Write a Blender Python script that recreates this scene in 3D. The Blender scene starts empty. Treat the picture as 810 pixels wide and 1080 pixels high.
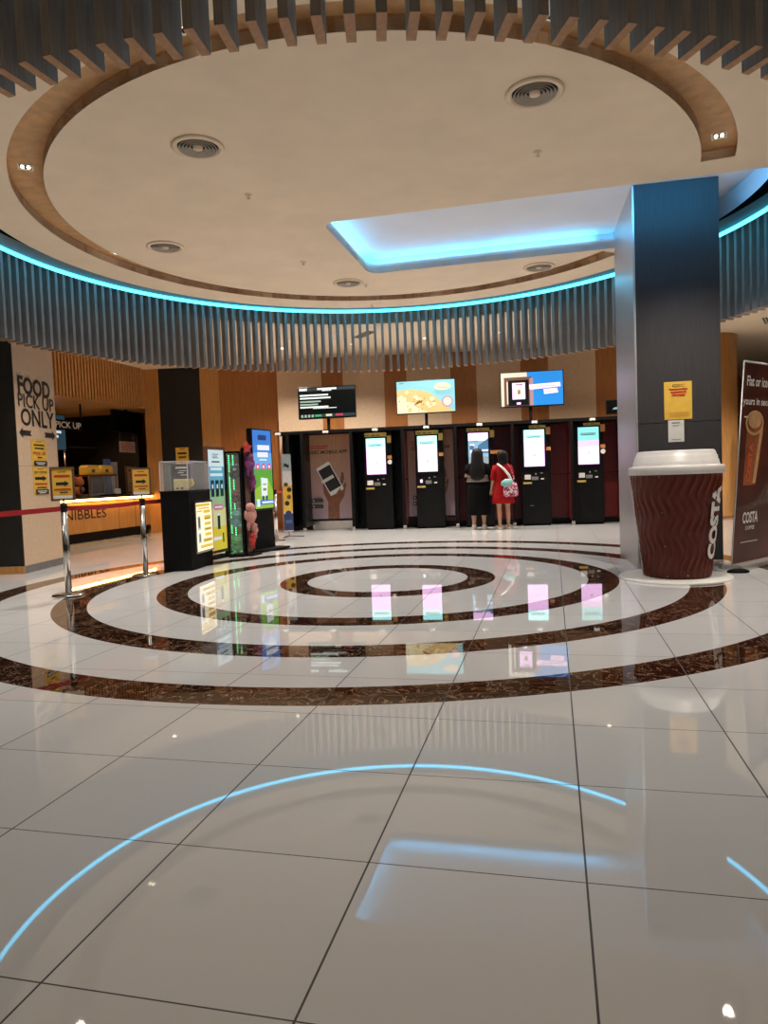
import bpy, bmesh, math, random
from mathutils import Vector, Matrix
random.seed(7)
PI = math.pi
sc = bpy.context.scene
COL = sc.collection

# ------------------------------------------------------------------ materials
def lin(c):
    return tuple((v/255/12.92) if v/255 <= .04045 else ((v/255+.055)/1.055)**2.4 for v in c)

def mat(name, col, rough=.5, metal=0., spec=.5, var=.12, scale=14., bump=0., stretch=None, coat=0., bscale=None):
    m = bpy.data.materials.new(name); m.use_nodes = True
    nt = m.node_tree; b = nt.nodes['Principled BSDF']
    b.inputs['Roughness'].default_value = rough
    b.inputs['Metallic'].default_value = metal
    b.inputs['Specular IOR Level'].default_value = spec
    b.inputs['Coat Weight'].default_value = coat
    tc = nt.nodes.new('ShaderNodeTexCoord'); mp = nt.nodes.new('ShaderNodeMapping')
    nt.links.new(tc.outputs['Object'], mp.inputs['Vector'])
    if stretch: mp.inputs['Scale'].default_value = stretch
    n = nt.nodes.new('ShaderNodeTexNoise'); n.inputs['Scale'].default_value = scale
    n.inputs['Detail'].default_value = 4
    nt.links.new(mp.outputs[0], n.inputs['Vector'])
    r = nt.nodes.new('ShaderNodeValToRGB')
    r.color_ramp.elements[0].position = .3; r.color_ramp.elements[1].position = .7
    r.color_ramp.elements[0].color = (*[c*(1-var) for c in col], 1)
    r.color_ramp.elements[1].color = (*[min(1, c*(1+var)) for c in col], 1)
    nt.links.new(n.outputs['Fac'], r.inputs['Fac'])
    nt.links.new(r.outputs['Color'], b.inputs['Base Color'])
    if bump:
        bp = nt.nodes.new('ShaderNodeBump'); bp.inputs['Strength'].default_value = bump
        bp.inputs['Distance'].default_value = .01
        nt.links.new(n.outputs['Fac'], bp.inputs['Height']); nt.links.new(bp.outputs[0], b.inputs['Normal'])
    return m

def emit(name, col, strength):
    m = bpy.data.materials.new(name); m.use_nodes = True
    b = m.node_tree.nodes['Principled BSDF']
    b.inputs['Base Color'].default_value = (*[min(1, c)*.08 for c in col], 1)
    b.inputs['Emission Color'].default_value = (*col, 1)
    b.inputs['Emission Strength'].default_value = strength
    b.inputs['Roughness'].default_value = .25
    return m

def glass(name, col=(1, 1, 1), alpha=.12):
    m = bpy.data.materials.new(name); m.use_nodes = True
    nt = m.node_tree; b = nt.nodes['Principled BSDF']
    b.inputs['Base Color'].default_value = (*col, 1); b.inputs['Roughness'].default_value = .04
    tr = nt.nodes.new('ShaderNodeBsdfTransparent'); mx = nt.nodes.new('ShaderNodeMixShader')
    mx.inputs[0].default_value = alpha
    nt.links.new(tr.outputs[0], mx.inputs[1]); nt.links.new(b.outputs[0], mx.inputs[2])
    nt.links.new(mx.outputs[0], nt.nodes['Material Output'].inputs['Surface'])
    return m

M = {}
def wood(name, col, **k):
    return mat(name, col, rough=.45, var=.16, scale=3., stretch=k.pop('stretch', (14, 14, 1)), **k)
M['ceil'] = mat('cream_paint', (.88, .72, .54), .85, var=.045, scale=2.5)
M['cove'] = mat('white_cove_paint', (.82, .82, .84), .8, var=.02, scale=2.5)
M['ceil_out'] = mat('cream_paint_outer', (.88, .73, .53), .85, var=.03, scale=2.5)
M['vent'] = mat('vent_metal', (.42, .36, .29), .5, var=.05)
M['void'] = mat('void_black', (.006, .006, .007), .9)
M['fascia'] = mat('fascia_paint', (.34, .31, .28), .7, var=.05)
M['groove'] = wood('groove_veneer', (.58, .34, .16), stretch=(3, 3, 3))
M['slat'] = mat('slat_laminate', (.29, .265, .25), .6, var=.15, scale=6, stretch=(10, 10, 1))
M['slat_end'] = wood('slat_end_veneer', (.42, .21, .09))
M['beige'] = mat('beige_wall', (.64, .46, .31), .75, var=.06, scale=20)
M['brown'] = wood('brown_veneer', (.36, .135, .032))
M['tan'] = wood('tan_veneer', (.52, .25, .075))
M['charcoal'] = mat('charcoal_laminate', (.024, .021, .019), .5, spec=.2, var=.25, scale=5, stretch=(30, 30, .6))
M['pillar'] = mat('pillar_laminate', (.047, .043, .044), .6, spec=.2, var=.2, scale=5, stretch=(30, 30, .6))
M['alu'] = mat('brushed_aluminium', (.62, .60, .60), .38, metal=.75, var=.08, scale=6, stretch=(40, 40, 1))
M['steel'] = mat('polished_steel', (.66, .63, .60), .2, metal=1., var=.05)
M['chrome'] = mat('chrome', (.75, .74, .72), .12, metal=1., var=.03)
M['black'] = mat('black_laminate', (.0045, .0042, .0045), .35, spec=.22, var=.2)
M['blackmatt'] = mat('black_matt', (.0045, .004, .004), .7, spec=.12, var=.2)
M['dark'] = mat('dark_brown_panel', (.010, .007, .006), .6, spec=.2, var=.3)
M['redpanel'] = mat('red_laminate', (.13, .008, .007), .4, var=.15)
M['white'] = mat('white_plastic', (.78, .76, .73), .4, var=.04)
M['paper'] = mat('white_paper', (.72, .70, .66), .7, var=.04)
M['grey'] = mat('grey_paint', (.18, .17, .165), .6, var=.1)
M['yellow'] = mat('yellow_paper', (.78, .47, .055), .6, var=.06)
M['yellow2'] = mat('gold_paper', (.60, .41, .09), .6, var=.08)
M['ink'] = mat('black_ink', (.012, .011, .012), .5, var=.1)
M['inkred'] = mat('red_ink', (.55, .03, .015), .5, var=.1)
M['orange_st'] = mat('orange_sticker', (.55, .22, .06), .6, var=.1)
M['belt'] = mat('red_webbing', (.42, .012, .015), .6, var=.15, scale=60)
M['cup'] = mat('cup_brown_gloss', (.12, .018, .010), .34, spec=.3, var=.12, scale=5, coat=.08)
M['lid'] = mat('lid_white', (.74, .70, .67), .35, var=.05, scale=8)
M['whiteink'] = mat('white_ink', (.85, .83, .80), .5, var=.03)
M['skin'] = mat('skin', (.42, .23, .145), .55, var=.08, scale=20)
M['hair'] = mat('black_hair', (.004, .003, .003), .5, spec=.2, var=.3, scale=30, stretch=(20, 20, 1))
M['blackcloth'] = mat('black_cloth', (.003, .003, .0035), .85, spec=.1, var=.25, scale=40)
M['redcloth'] = mat('red_cloth', (.27, .006, .008), .8, spec=.12, var=.12, scale=25, bump=.3)
M['teal'] = mat('teal_cloth', (.20, .42, .40), .7, var=.12)
M['shoe'] = mat('pale_shoe', (.62, .57, .50), .6, var=.08)
M['glass'] = glass('clear_glass', alpha=.07)
M['acrylic'] = glass('clear_acrylic', (.9, .92, .95), alpha=.10)
M['pink'] = mat('pink_plush', (.60, .28, .24), .9, var=.15, scale=60, bump=.4)
M['tealplush'] = mat('teal_plush', (.13, .40, .36), .9, var=.15, scale=60, bump=.4)
M['redplush'] = mat('red_plush', (.55, .05, .04), .9, var=.15, scale=60, bump=.4)
M['purple'] = mat('purple_plush', (.22, .05, .17), .9, var=.15, scale=60, bump=.4)
M['greenplush'] = mat('green_plush', (.1, .5, .16), .9, var=.15, scale=60, bump=.4)
M['orangeplush'] = mat('orange_plush', (.45, .12, .03), .9, var=.15, scale=60, bump=.4)
M['woodframe'] = wood('dark_wood_frame', (.13, .055, .03))
M['blue'] = mat('blue_board', (.05, .12, .32), .6)
M['darkgreen'] = mat('dark_green', (.02, .05, .035), .7)
M['led_ring'] = emit('led_cyan', (.045, .60, 1.0), 7.)
M['led_cove'] = emit('led_cove_cyan', (.09, .50, 1.0), 20.)
M['led_warm'] = emit('led_amber', (1., .50, .10), 22.)
M['lamp'] = emit('lamp_warm', (1., .84, .58), 9.)
M['lamp_far'] = emit('lamp_warm_small', (1., .82, .55), 8.)
M['green_led'] = emit('led_green', (.08, 1., .30), 3.)
M['signwhite'] = emit('sign_white', (1., .88, .58), 1.25)
M['signyel'] = emit('sign_yellow', (.95, .62, .08), .8)

def cupwrap():
    m = bpy.data.materials.new('patterned_cotton'); m.use_nodes = True
    nt = m.node_tree; b = nt.nodes['Principled BSDF']; b.inputs['Roughness'].default_value = .8
    tc = nt.nodes.new('ShaderNodeTexCoord'); v = nt.nodes.new('ShaderNodeTexVoronoi')
    v.inputs['Scale'].default_value = 34
    r = nt.nodes.new('ShaderNodeValToRGB'); r.color_ramp.interpolation = 'CONSTANT'
    e = r.color_ramp.elements; e[0].color = (.6, .5, .5, 1); e[1].position = .33; e[1].color = (.35, .04, .10, 1)
    x = e.new(.6); x.color = (.07, .02, .06, 1)
    x = e.new(.8); x.color = (.55, .12, .2, 1)
    sep = nt.nodes.new('ShaderNodeSeparateColor')
    nt.links.new(tc.outputs['Object'], v.inputs['Vector']); nt.links.new(v.outputs['Color'], sep.inputs[0])
    nt.links.new(sep.outputs[0], r.inputs['Fac']); nt.links.new(r.outputs['Color'], b.inputs['Base Color'])
    return m
M['pattern'] = cupwrap()

CX, CY = .0114, 7.5744               # centre of the rotunda
GA = -.2351301                       # angle of the tile grid
E1 = Vector((math.cos(GA), math.sin(GA))); E2 = Vector((-math.sin(GA), math.cos(GA)))
def grid(a, b): v = E1*a + E2*b; return v.x, v.y

def floor_material():
    m = bpy.data.materials.new('polished_tiles_with_marble_rings'); m.use_nodes = True
    nt = m.node_tree; N = nt.nodes.new; L = nt.links.new; b = nt.nodes['Principled BSDF']
    tc = N('ShaderNodeTexCoord'); sep = N('ShaderNodeSeparateXYZ'); L(tc.outputs['Object'], sep.inputs[0])
    def mth(op, a, c=None, d=None):
        n = N('ShaderNodeMath'); n.operation = op
        for i, v in enumerate((a, c, d)):
            if v is None: continue
            if isinstance(v, (int, float)): n.inputs[i].default_value = v
            else: L(v, n.inputs[i])
        return n.outputs[0]
    x, y = sep.outputs[0], sep.outputs[1]
    dx = mth('SUBTRACT', x, CX); dy = mth('SUBTRACT', y, CY)
    r = mth('SQRT', mth('ADD', mth('MULTIPLY', dx, dx), mth('MULTIPLY', dy, dy)))
    band = None
    for ri, ro in ((.859, 1.151), (2.08, 2.375), (2.995, 3.294), (3.914, 4.211)):
        s = mth('MULTIPLY', mth('GREATER_THAN', r, ri), mth('LESS_THAN', r, ro))
        band = s if band is None else mth('ADD', band, s)
    ca, sa = math.cos(GA), math.sin(GA)
    u = mth('DIVIDE', mth('SUBTRACT', mth('ADD', mth('MULTIPLY', x, ca), mth('MULTIPLY', y, sa)), -1.1362), .6)
    v = mth('DIVIDE', mth('SUBTRACT', mth('SUBTRACT', mth('MULTIPLY', y, ca), mth('MULTIPLY', x, sa)), 1.2935), .6)
    def joint(t, w):
        f = mth('ABSOLUTE', mth('SUBTRACT', mth('FRACT', mth('ADD', t, .5)), .5))
        return mth('LESS_THAN', f, w/2/.6)
    j = mth('MAXIMUM', joint(u, .0058), joint(v, .0042))
    cell = N('ShaderNodeCombineXYZ'); L(mth('FLOOR', u), cell.inputs[0]); L(mth('FLOOR', v), cell.inputs[1])
    wn = N('ShaderNodeTexWhiteNoise'); wn.noise_dimensions = '2D'; L(cell.outputs[0], wn.inputs['Vector'])
    val = mth('MULTIPLY_ADD', wn.outputs['Value'], .045, .955)
    tile = N('ShaderNodeMix'); tile.data_type = 'RGBA'; tile.blend_type = 'MULTIPLY'; tile.inputs[0].default_value = 1
    tile.inputs[6].default_value = (.705, .71, .725, 1)
    cc = N('ShaderNodeCombineColor'); [L(val, cc.inputs[i]) for i in range(3)]; L(cc.outputs[0], tile.inputs[7])
    # dark marble
    n1 = N('ShaderNodeTexNoise'); n1.inputs['Scale'].default_value = 8.5; n1.inputs['Detail'].default_value = 8; n1.inputs['Distortion'].default_value = 1.6
    L(tc.outputs['Object'], n1.inputs['Vector'])
    vein = mth('ABSOLUTE', mth('SUBTRACT', n1.outputs['Fac'], .5))
    vr = N('ShaderNodeValToRGB'); e = vr.color_ramp.elements
    e[0].position = 0; e[0].color = (.34, .22, .14, 1); e[1].position = .018; e[1].color = (.085, .033, .016, 1)
    x3 = e.new(.05); x3.color = (.016, .006, .004, 1); x4 = e.new(.16); x4.color = (.034, .012, .007, 1)
    L(vein, vr.inputs['Fac'])
    mx = N('ShaderNodeMix'); mx.data_type = 'RGBA'; L(band, mx.inputs[0]); L(tile.outputs[2], mx.inputs[6]); L(vr.outputs[0], mx.inputs[7])
    mj = N('ShaderNodeMix'); mj.data_type = 'RGBA'; L(j, mj.inputs[0]); L(mx.outputs[2], mj.inputs[6]); mj.inputs[7].default_value = (.03, .025, .022, 1)
    L(mj.outputs[2], b.inputs['Base Color'])
    L(mth('MULTIPLY_ADD', j, .5, .022), b.inputs['Roughness'])
    b.inputs['Specular IOR Level'].default_value = .55
    return m

# ------------------------------------------------------------------ mesh helpers
class MB:
    def __init__(s): s.v = []; s.f = []; s.m = []; s.sm = []
    def add(s, vs, fs, mi=0, smooth=False):
        o = len(s.v); s.v += [tuple(p) for p in vs]
        for f in fs: s.f.append([o+i for i in f]); s.m.append(mi); s.sm.append(smooth)
        return s
    def box(s, x0, x1, y0, y1, z0, z1, mi=0):
        vs = [(x, y, z) for z in (z0, z1) for y in (y0, y1) for x in (x0, x1)]
        return s.add(vs, [(0, 2, 3, 1), (4, 5, 7, 6), (0, 1, 5, 4), (2, 6, 7, 3), (0, 4, 6, 2), (1, 3, 7, 5)], mi)
    def bev(s, x0, x1, y0, y1, z0, z1, w=.006, mi=0):
        bm = bmesh.new(); bmesh.ops.create_cube(bm, size=1)
        for v in bm.verts: v.co = Vector(((x0+x1)/2+v.co.x*(x1-x0), (y0+y1)/2+v.co.y*(y1-y0), (z0+z1)/2+v.co.z*(z1-z0)))
        bmesh.ops.bevel(bm, geom=bm.edges[:], offset=w, segments=2, affect='EDGES', profile=.5)
        bm.verts.index_update()
        s.add([v.co[:] for v in bm.verts], [[v.index for v in f.verts] for f in bm.faces], mi); bm.free(); return s
    def poly(s, pts, y, mi=0):                     # flat face in the xz plane, facing -y
        a = sum(pts[i][0]*pts[(i+1) % len(pts)][1]-pts[(i+1) % len(pts)][0]*pts[i][1] for i in range(len(pts)))
        if a < 0: pts = pts[::-1]
        return s.add([(x, y, z) for x, z in pts], [list(range(len(pts)))], mi)
    def prism(s, pts, y0, y1, mi=0):               # xz outline pushed from y0 to y1
        a = sum(pts[i][0]*pts[(i+1) % len(pts)][1]-pts[(i+1) % len(pts)][0]*pts[i][1] for i in range(len(pts)))
        if a < 0: pts = pts[::-1]
        n = len(pts)
        return s.add([(x, y0, z) for x, z in pts]+[(x, y1, z) for x, z in pts],
                     [list(range(n)), list(range(2*n-1, n-1, -1))]+[(i, i+n, (i+1) % n+n, (i+1) % n) for i in range(n)], mi)
    def vprism(s, pts, z0, z1, mi=0):              # xy outline pushed up
        a = sum(pts[i][0]*pts[(i+1) % len(pts)][1]-pts[(i+1) % len(pts)][0]*pts[i][1] for i in range(len(pts)))
        if a < 0: pts = pts[::-1]
        n = len(pts)
        return s.add([(x, y, z0) for x, y in pts]+[(x, y, z1) for x, y in pts],
                     [list(range(n-1, -1, -1)), list(range(n, 2*n))]+[(i, (i+1) % n, (i+1) % n+n, i+n) for i in range(n)], mi)
    def lathe(s, prof, seg=32, cx=0, cy=0, mi=0, smooth=True, caps=True):
        vs = []; n = len(prof)
        for k in range(seg):
            a = 2*PI*k/seg; vs += [(cx+r*math.cos(a), cy+r*math.sin(a), z) for r, z in prof]
        fs = [(k*n+i, ((k+1) % seg)*n+i, ((k+1) % seg)*n+i+1, k*n+i+1) for k in range(seg) for i in range(n-1)]
        s.add(vs, fs, mi, smooth)
        if caps:
            o = len(s.v)-len(vs)
            if prof[0][0] > 1e-6: s.f.append([o+k*n for k in range(seg)][::-1]); s.m.append(mi); s.sm.append(False)
            if prof[-1][0] > 1e-6: s.f.append([o+k*n+n-1 for k in range(seg)]); s.m.append(mi); s.sm.append(False)
        return s
    def ring(s, prof, seg=160, a0=0, a1=2*PI, cx=0, cy=0, mi=0, smooth=False):   # closed section swept round an axis
        full = abs(a1-a0-2*PI) < 1e-6; n = len(prof); cnt = seg if full else seg+1; vs = []
        for k in range(cnt):
            a = a0+(a1-a0)*k/seg; vs += [(cx+r*math.cos(a), cy+r*math.sin(a), z) for r, z in prof]
        fs = []
        for k in range(seg):
            k2 = (k+1) % cnt
            fs += [(k*n+i, k2*n+i, k2*n+(i+1) % n, k*n+(i+1) % n) for i in range(n)]
        if not full: fs += [list(range(n)), [(cnt-1)*n+i for i in range(n)][::-1]]
        return s.add(vs, fs, mi, smooth)
    def tube(s, path, r, seg=10, mi=0, smooth=True):
        P = [Vector(p) for p in path]; vs = []; n = len(P)
        rr = r if isinstance(r, (list, tuple)) else [r]*n
        for i, p in enumerate(P):
            t = (P[min(i+1, n-1)]-P[max(i-1, 0)]).normalized()
            a = t.cross(Vector((0, 0, 1)) if abs(t.z) < .9 else Vector((1, 0, 0))).normalized(); b = t.cross(a)
            vs += [p+(a*math.cos(2*PI*k/seg)+b*math.sin(2*PI*k/seg))*rr[i] for k in range(seg)]
        fs = [(i*seg+k, i*seg+(k+1) % seg, (i+1)*seg+(k+1) % seg, (i+1)*seg+k) for i in range(n-1) for k in range(seg)]
        fs += [list(range(seg))[::-1], [(n-1)*seg+k for k in range(seg)]]
        return s.add(vs, fs, mi, smooth)
    def loft(s, secs, seg=20, mi=0, caps=True, p=2.0):     # (x, y, z, half width, half depth) ellipses
        vs = []
        for (x, y, z, a, b) in secs:
            for k in range(seg):
                t = 2*PI*k/seg; c, d = math.cos(t), math.sin(t)
                vs.append((x+a*math.copysign(abs(c)**(2/p), c), y+b*math.copysign(abs(d)**(2/p), d), z))
        n = len(secs)
        fs = [(i*seg+k, i*seg+(k+1) % seg, (i+1)*seg+(k+1) % seg, (i+1)*seg+k) for i in range(n-1) for k in range(seg)]
        if caps: fs += [list(range(seg))[::-1], [(n-1)*seg+k for k in range(seg)]]
        return s.add(vs, fs, mi, True)
    def ball(s, c, r, mi=0, seg=14, rings=9):
        rx, ry, rz = r if isinstance(r, (tuple, list)) else (r, r, r)
        secs = []
        for i in range(rings+1):
            a = -PI/2+PI*i/rings; k = max(math.cos(a), .02); secs.append((c[0], c[1], c[2]+rz*math.sin(a), rx*k, ry*k))
        return s.loft(secs, seg, mi)
    def build(s, name, mats, parent=None, fix=True):
        me = bpy.data.meshes.new(name); me.from_pydata(s.v, [], s.f)
        for m in (mats if isinstance(mats, (list, tuple)) else [mats]): me.materials.append(m)
        me.polygons.foreach_set('material_index', s.m); me.polygons.foreach_set('use_smooth', s.sm)
        me.update()
        if fix:
            bm = bmesh.new(); bm.from_mesh(me); bmesh.ops.recalc_face_normals(bm, faces=bm.faces[:]); bm.to_mesh(me); bm.free()
        o = bpy.data.objects.new(name, me); COL.objects.link(o)
        if parent: o.parent = parent
        return o

def tag(o, label=None, cat=None, group=None, kind=None):
    if label: o['label'] = label
    if cat: o['category'] = cat
    if group: o['group'] = group
    if kind: o['kind'] = kind
    return o
def thing(name, label, cat, loc=(0, 0, 0), rz=0, group=None):
    o = bpy.data.objects.new(name, None); COL.objects.link(o); o.empty_display_size = .1
    o.location = loc; o.rotation_euler = (0, 0, rz)
    return tag(o, label, cat, group)
def struct(o): o['kind'] = 'structure'; return o
def kids(o): return [c for c in bpy.data.objects if c.parent == o]
def dup(o, parent=None):
    c = o.copy(); COL.objects.link(c); c.parent = parent
    for k in kids(o): dup(k, c)
    return c

def text_mesh(s, bold=0.):
    cu = bpy.data.curves.new('t', 'FONT'); cu.body = s; cu.offset = bold; cu.resolution_u = 3
    o = bpy.data.objects.new('t', cu); COL.objects.link(o)
    dg = bpy.context.evaluated_depsgraph_get()
    me = bpy.data.meshes.new_from_object(o.evaluated_get(dg))
    vs = [v.co[:] for v in me.vertices]; fs = [list(p.vertices) for p in me.polygons]
    bpy.data.objects.remove(o); bpy.data.curves.remove(cu); bpy.data.meshes.remove(me)
    x0 = min(v[0] for v in vs); x1 = max(v[0] for v in vs); y0 = min(v[1] for v in vs); y1 = max(v[1] for v in vs)
    return [((v[0]-x0)/(x1-x0), (v[1]-y0)/(y1-y0)) for v in vs], fs, (x1-x0)/(y1-y0)
def text_into(mb, s, x0, x1, z0, z1, y, mi=0, bold=.012, fit=True, depth=0):
    vs, fs, asp = text_mesh(s, bold)
    if not fit:
        w = min(x1-x0, (z1-z0)*asp); c = (x0+x1)/2; x0, x1 = c-w/2, c+w/2
    mb.add([(x0+u*(x1-x0), y, z0+v*(z1-z0)) for u, v in vs], fs, mi)
    return mb
def rr(x0, x1, z0, z1, r, n=4):
    pts = []
    for cx, cz, a in ((x1-r, z1-r, 0), (x0+r, z1-r, PI/2), (x0+r, z0+r, PI), (x1-r, z0+r, 1.5*PI)):
        pts += [(cx+r*math.cos(a+PI/2*k/n), cz+r*math.sin(a+PI/2*k/n)) for k in range(n+1)]
    return pts
def rect(x0, x1, z0, z1): return [(x0, z0), (x1, z0), (x1, z1), (x0, z1)]
def circ(x, z, r, n=20, rz=None): return [(x+r*math.cos(2*PI*k/n), z+(rz or r)*math.sin(2*PI*k/n)) for k in range(n)]
def prt(name, parent, layers, mats, y=0., step=.0012):     # printed face: stacked flat shapes on a sheet
    mb = MB()
    for i, (mi, pts) in enumerate(layers):
        yy = y-step*(i+1)
        if isinstance(pts, tuple): text_into(mb, *pts[:5], yy, mi, *(pts[5:]))
        else: mb.poly(pts, yy, mi)
    return mb.build(name, mats, parent, fix=False)

# ------------------------------------------------------------------ camera
f, pitch, roll, H = 744.6887, .0496953, -.0370026, 1.09828
F = Vector((0, math.cos(pitch), -math.sin(pitch))); U0 = Vector((0, math.sin(pitch), math.cos(pitch))); R0 = Vector((1, 0, 0))
R_ = R0*math.cos(roll)+U0*math.sin(roll); U_ = U0*math.cos(roll)-R0*math.sin(roll)
cam = bpy.data.cameras.new('camera'); co = bpy.data.objects.new('camera', cam); COL.objects.link(co)
co.matrix_world = Matrix(((R_.x, U_.x, -F.x, 0), (R_.y, U_.y, -F.y, 0), (R_.z, U_.z, -F.z, H), (0, 0, 0, 1)))
cam.sensor_fit = 'VERTICAL'; cam.sensor_height = 24; cam.lens = f/1080*24; cam.clip_start = .02; cam.clip_end = 200
sc.camera = co

# ------------------------------------------------------------------ room shell
XL, XR, YF, YB = -12., 15., -5., 22.
struct(MB().box(XL, XR, YF, YB, -.2, 0).build('floor', floor_material()))
ZC, ZO = 3.81, 3.75
RD, RO = 3.88, 4.80
# outer ceiling with a round opening
mb = MB(); n = 160; outer = []
for k in range(n):
    a = 2*PI*k/n; c, s = math.cos(a), math.sin(a)
    ts = [((XR if c > 0 else XL)-CX)/c if abs(c) > 1e-6 else 1e9, ((YB if s > 0 else YF)-CY)/s if abs(s) > 1e-6 else 1e9]
    t = min(ts); outer.append((CX+c*t, CY+s*t))
for (x, y) in ((XL, YF), (XR, YF), (XL, YB), (XR, YB)):
    k = min(range(n), key=lambda i: (outer[i][0]-x)**2+(outer[i][1]-y)**2); outer[k] = (x, y)
inner = [(CX+RO*math.cos(2*PI*k/n), CY+RO*math.sin(2*PI*k/n)) for k in range(n)]
vs = [(*p, ZO) for p in inner]+[(*p, ZO) for p in outer]+[(*p, ZO+.25) for p in inner]+[(*p, ZO+.25) for p in outer]
fs = []
for k in range(n):
    j = (k+1) % n
    fs += [(k, j, n+j, n+k), (2*n+k, 3*n+k, 3*n+j, 2*n+j), (k, 2*n+k, 2*n+j, j), (n+k, n+j, 3*n+j, 3*n+k)]
mb.add(vs, fs); struct(mb.build('ceiling_outer', M['ceil_out']))
# void above the gap
struct(MB().ring([(3.2, 4.45), (4.85, 4.45), (4.85, 4.0), (4.9, 4.0), (4.9, 4.5), (3.2, 4.5)], 96, cx=CX, cy=CY).build('ceiling_void', M['void']))
# suspended disc: cut for the wood channel and for the rectangular cove
mb = MB().lathe([(0.0001, ZC), (RD, ZC), (RD, ZC+.08), (0.0001, ZC+.08)], 160, CX, CY, smooth=False, caps=False)
disc = struct(mb.build('ceiling', M['ceil']))
A0, A1 = math.radians(26), math.radians(339.5)
cut1 = MB().ring([(3.14, ZC-.1), (3.42, ZC-.1), (3.42, ZC+.2), (3.14, ZC+.2)], 150, A0, A1, CX, CY).build('groove_cutter', M['groove'])
G0, G1, H0, H1 = -2.31, 2.9, 7.305, 9.30          # cove opening in tile-grid coordinates
def rrect(x0, x1, y0, y1, r): return [grid(a, b) for a, b in rr(x0, x1, y0, y1, r, 6)]
cut2 = MB().vprism(rrect(G0, G1, H0, H1, .17), ZC-.1, ZC+.2).build('cove_cutter', M['ceil'])
for c in (cut1, cut2):
    md = disc.modifiers.new('cut', 'BOOLEAN'); md.object = c; md.operation = 'DIFFERENCE'; md.solver = 'EXACT'
dg = bpy.context.evaluated_depsgraph_get()
me = bpy.data.meshes.new_from_object(disc.evaluated_get(dg)); disc.modifiers.clear(); disc.data = me
for c in (cut1, cut2): bpy.data.objects.remove(c)
# wooden channel (a shallow U) above the slot
ZG = ZC+.10
struct(MB().ring([(3.14, ZC+.002), (3.14, ZG), (3.42, ZG), (3.42, ZC+.002), (3.45, ZC+.002), (3.45, ZG+.03), (3.11, ZG+.03), (3.11, ZC+.002)],
                 150, A0, A1, CX, CY).build('trim_1', M['groove']))
mb = MB()
for a in (A0, A1):
    s = 1 if a == A0 else -1
    pts = [(CX+r*math.cos(a+s*d), CY+r*math.sin(a+s*d)) for r, d in ((3.11, -.01), (3.45, -.01), (3.45, .0), (3.11, .0))]
    mb.vprism(pts, ZC+.004, ZG+.03)
struct(mb.build('trim_2', M['groove']))
# cove: lip, ledge, outer wall, top
def cove_outline(x0, y0, y1, r, rad):                # rounded on the left, ended by the rim of the disc on the right
    c1, c2 = CX*E1.x+CY*E1.y, CX*E2.x+CY*E2.y
    pts = [grid(x0+r+r*math.cos(a), y1-r+r*math.sin(a)) for a in [PI/2+PI/2*k/6 for k in range(7)]]
    pts += [grid(x0+r+r*math.cos(a), y0+r+r*math.sin(a)) for a in [PI+PI/2*k/6 for k in range(7)]]
    b0 = math.asin((y0-c2)/rad); b1 = math.asin((y1-c2)/rad)
    pts += [grid(c1+rad*math.cos(b0+(b1-b0)*k/12), c2+rad*math.sin(b0+(b1-b0)*k/12)) for k in range(13)]
    return pts
lipw = cove_outline(G0, H0, H1, .17, 3.84); outw = cove_outline(G0-.16, H0-.16, H1+.16, .25, 3.86); nn = len(lipw)
ZL, ZT = ZC+.115, ZC+.235
mb = MB()
vs = [(*p, ZC) for p in lipw]+[(*p, ZL) for p in lipw]
mb.add(vs, [(i, (i+1) % nn, nn+(i+1) % nn, nn+i) for i in range(nn)])                 # lip
vs = [(*p, ZC+.082) for p in outw]+[(*p, ZT) for p in outw]
mb.add(vs, [(i, (i+1) % nn, nn+(i+1) % nn, nn+i) for i in range(nn)]+[list(range(nn, 2*nn))])
struct(mb.build('ceiling_recess', M['cove'], fix=False))
# fascia ring holding the light and the slats
RF = 4.284
struct(MB().ring([(RF, 3.868), (RF+.03, 3.868), (RF+.03, 4.02), (RF, 4.02)], 160, cx=CX, cy=CY).build('trim_3', M['fascia']))
lr = MB().ring([(RF-.014+.022*math.cos(2*PI*k/8), 3.846+.024*math.sin(2*PI*k/8)) for k in range(8)], 200, cx=CX, cy=CY, smooth=True).build('ring_light', M['led_ring'])
tag(lr, 'large cyan LED ring running round the rotunda ceiling above the slats', 'ring light')
# cove LED strip lying behind the lip on left, near and far sides
mb = MB()
def strip(p, q, h=.105): mb.tube([(*grid(*p), ZC+h), (*grid(*q), ZC+h)], .014, 6)
strip((G0-.09, H0+.08), (G0-.09, H1-.08)); strip((G0+.05, H1+.09), (1.5, H1+.09)); strip((G0+.05, H0-.09), (.66, H0-.09), .168)
cl = mb.build('cove_light', M['led_cove'])
mb = MB(); strip((.72, H0-.085), (1.86, H0-.085), .172); pl_ = mb.build('cove_light', emit('led_cove_boost', (.04, .46, 1.0), 90.))  # boosted section of the near strip, added to brighten the pillar head
tag(pl_, 'short LED strip added in the ceiling recess to brighten the pillar head', 'cove light')
tag(cl, 'cyan LED strip hidden in the rectangular ceiling recess beside the pillar', 'cove light')

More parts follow.
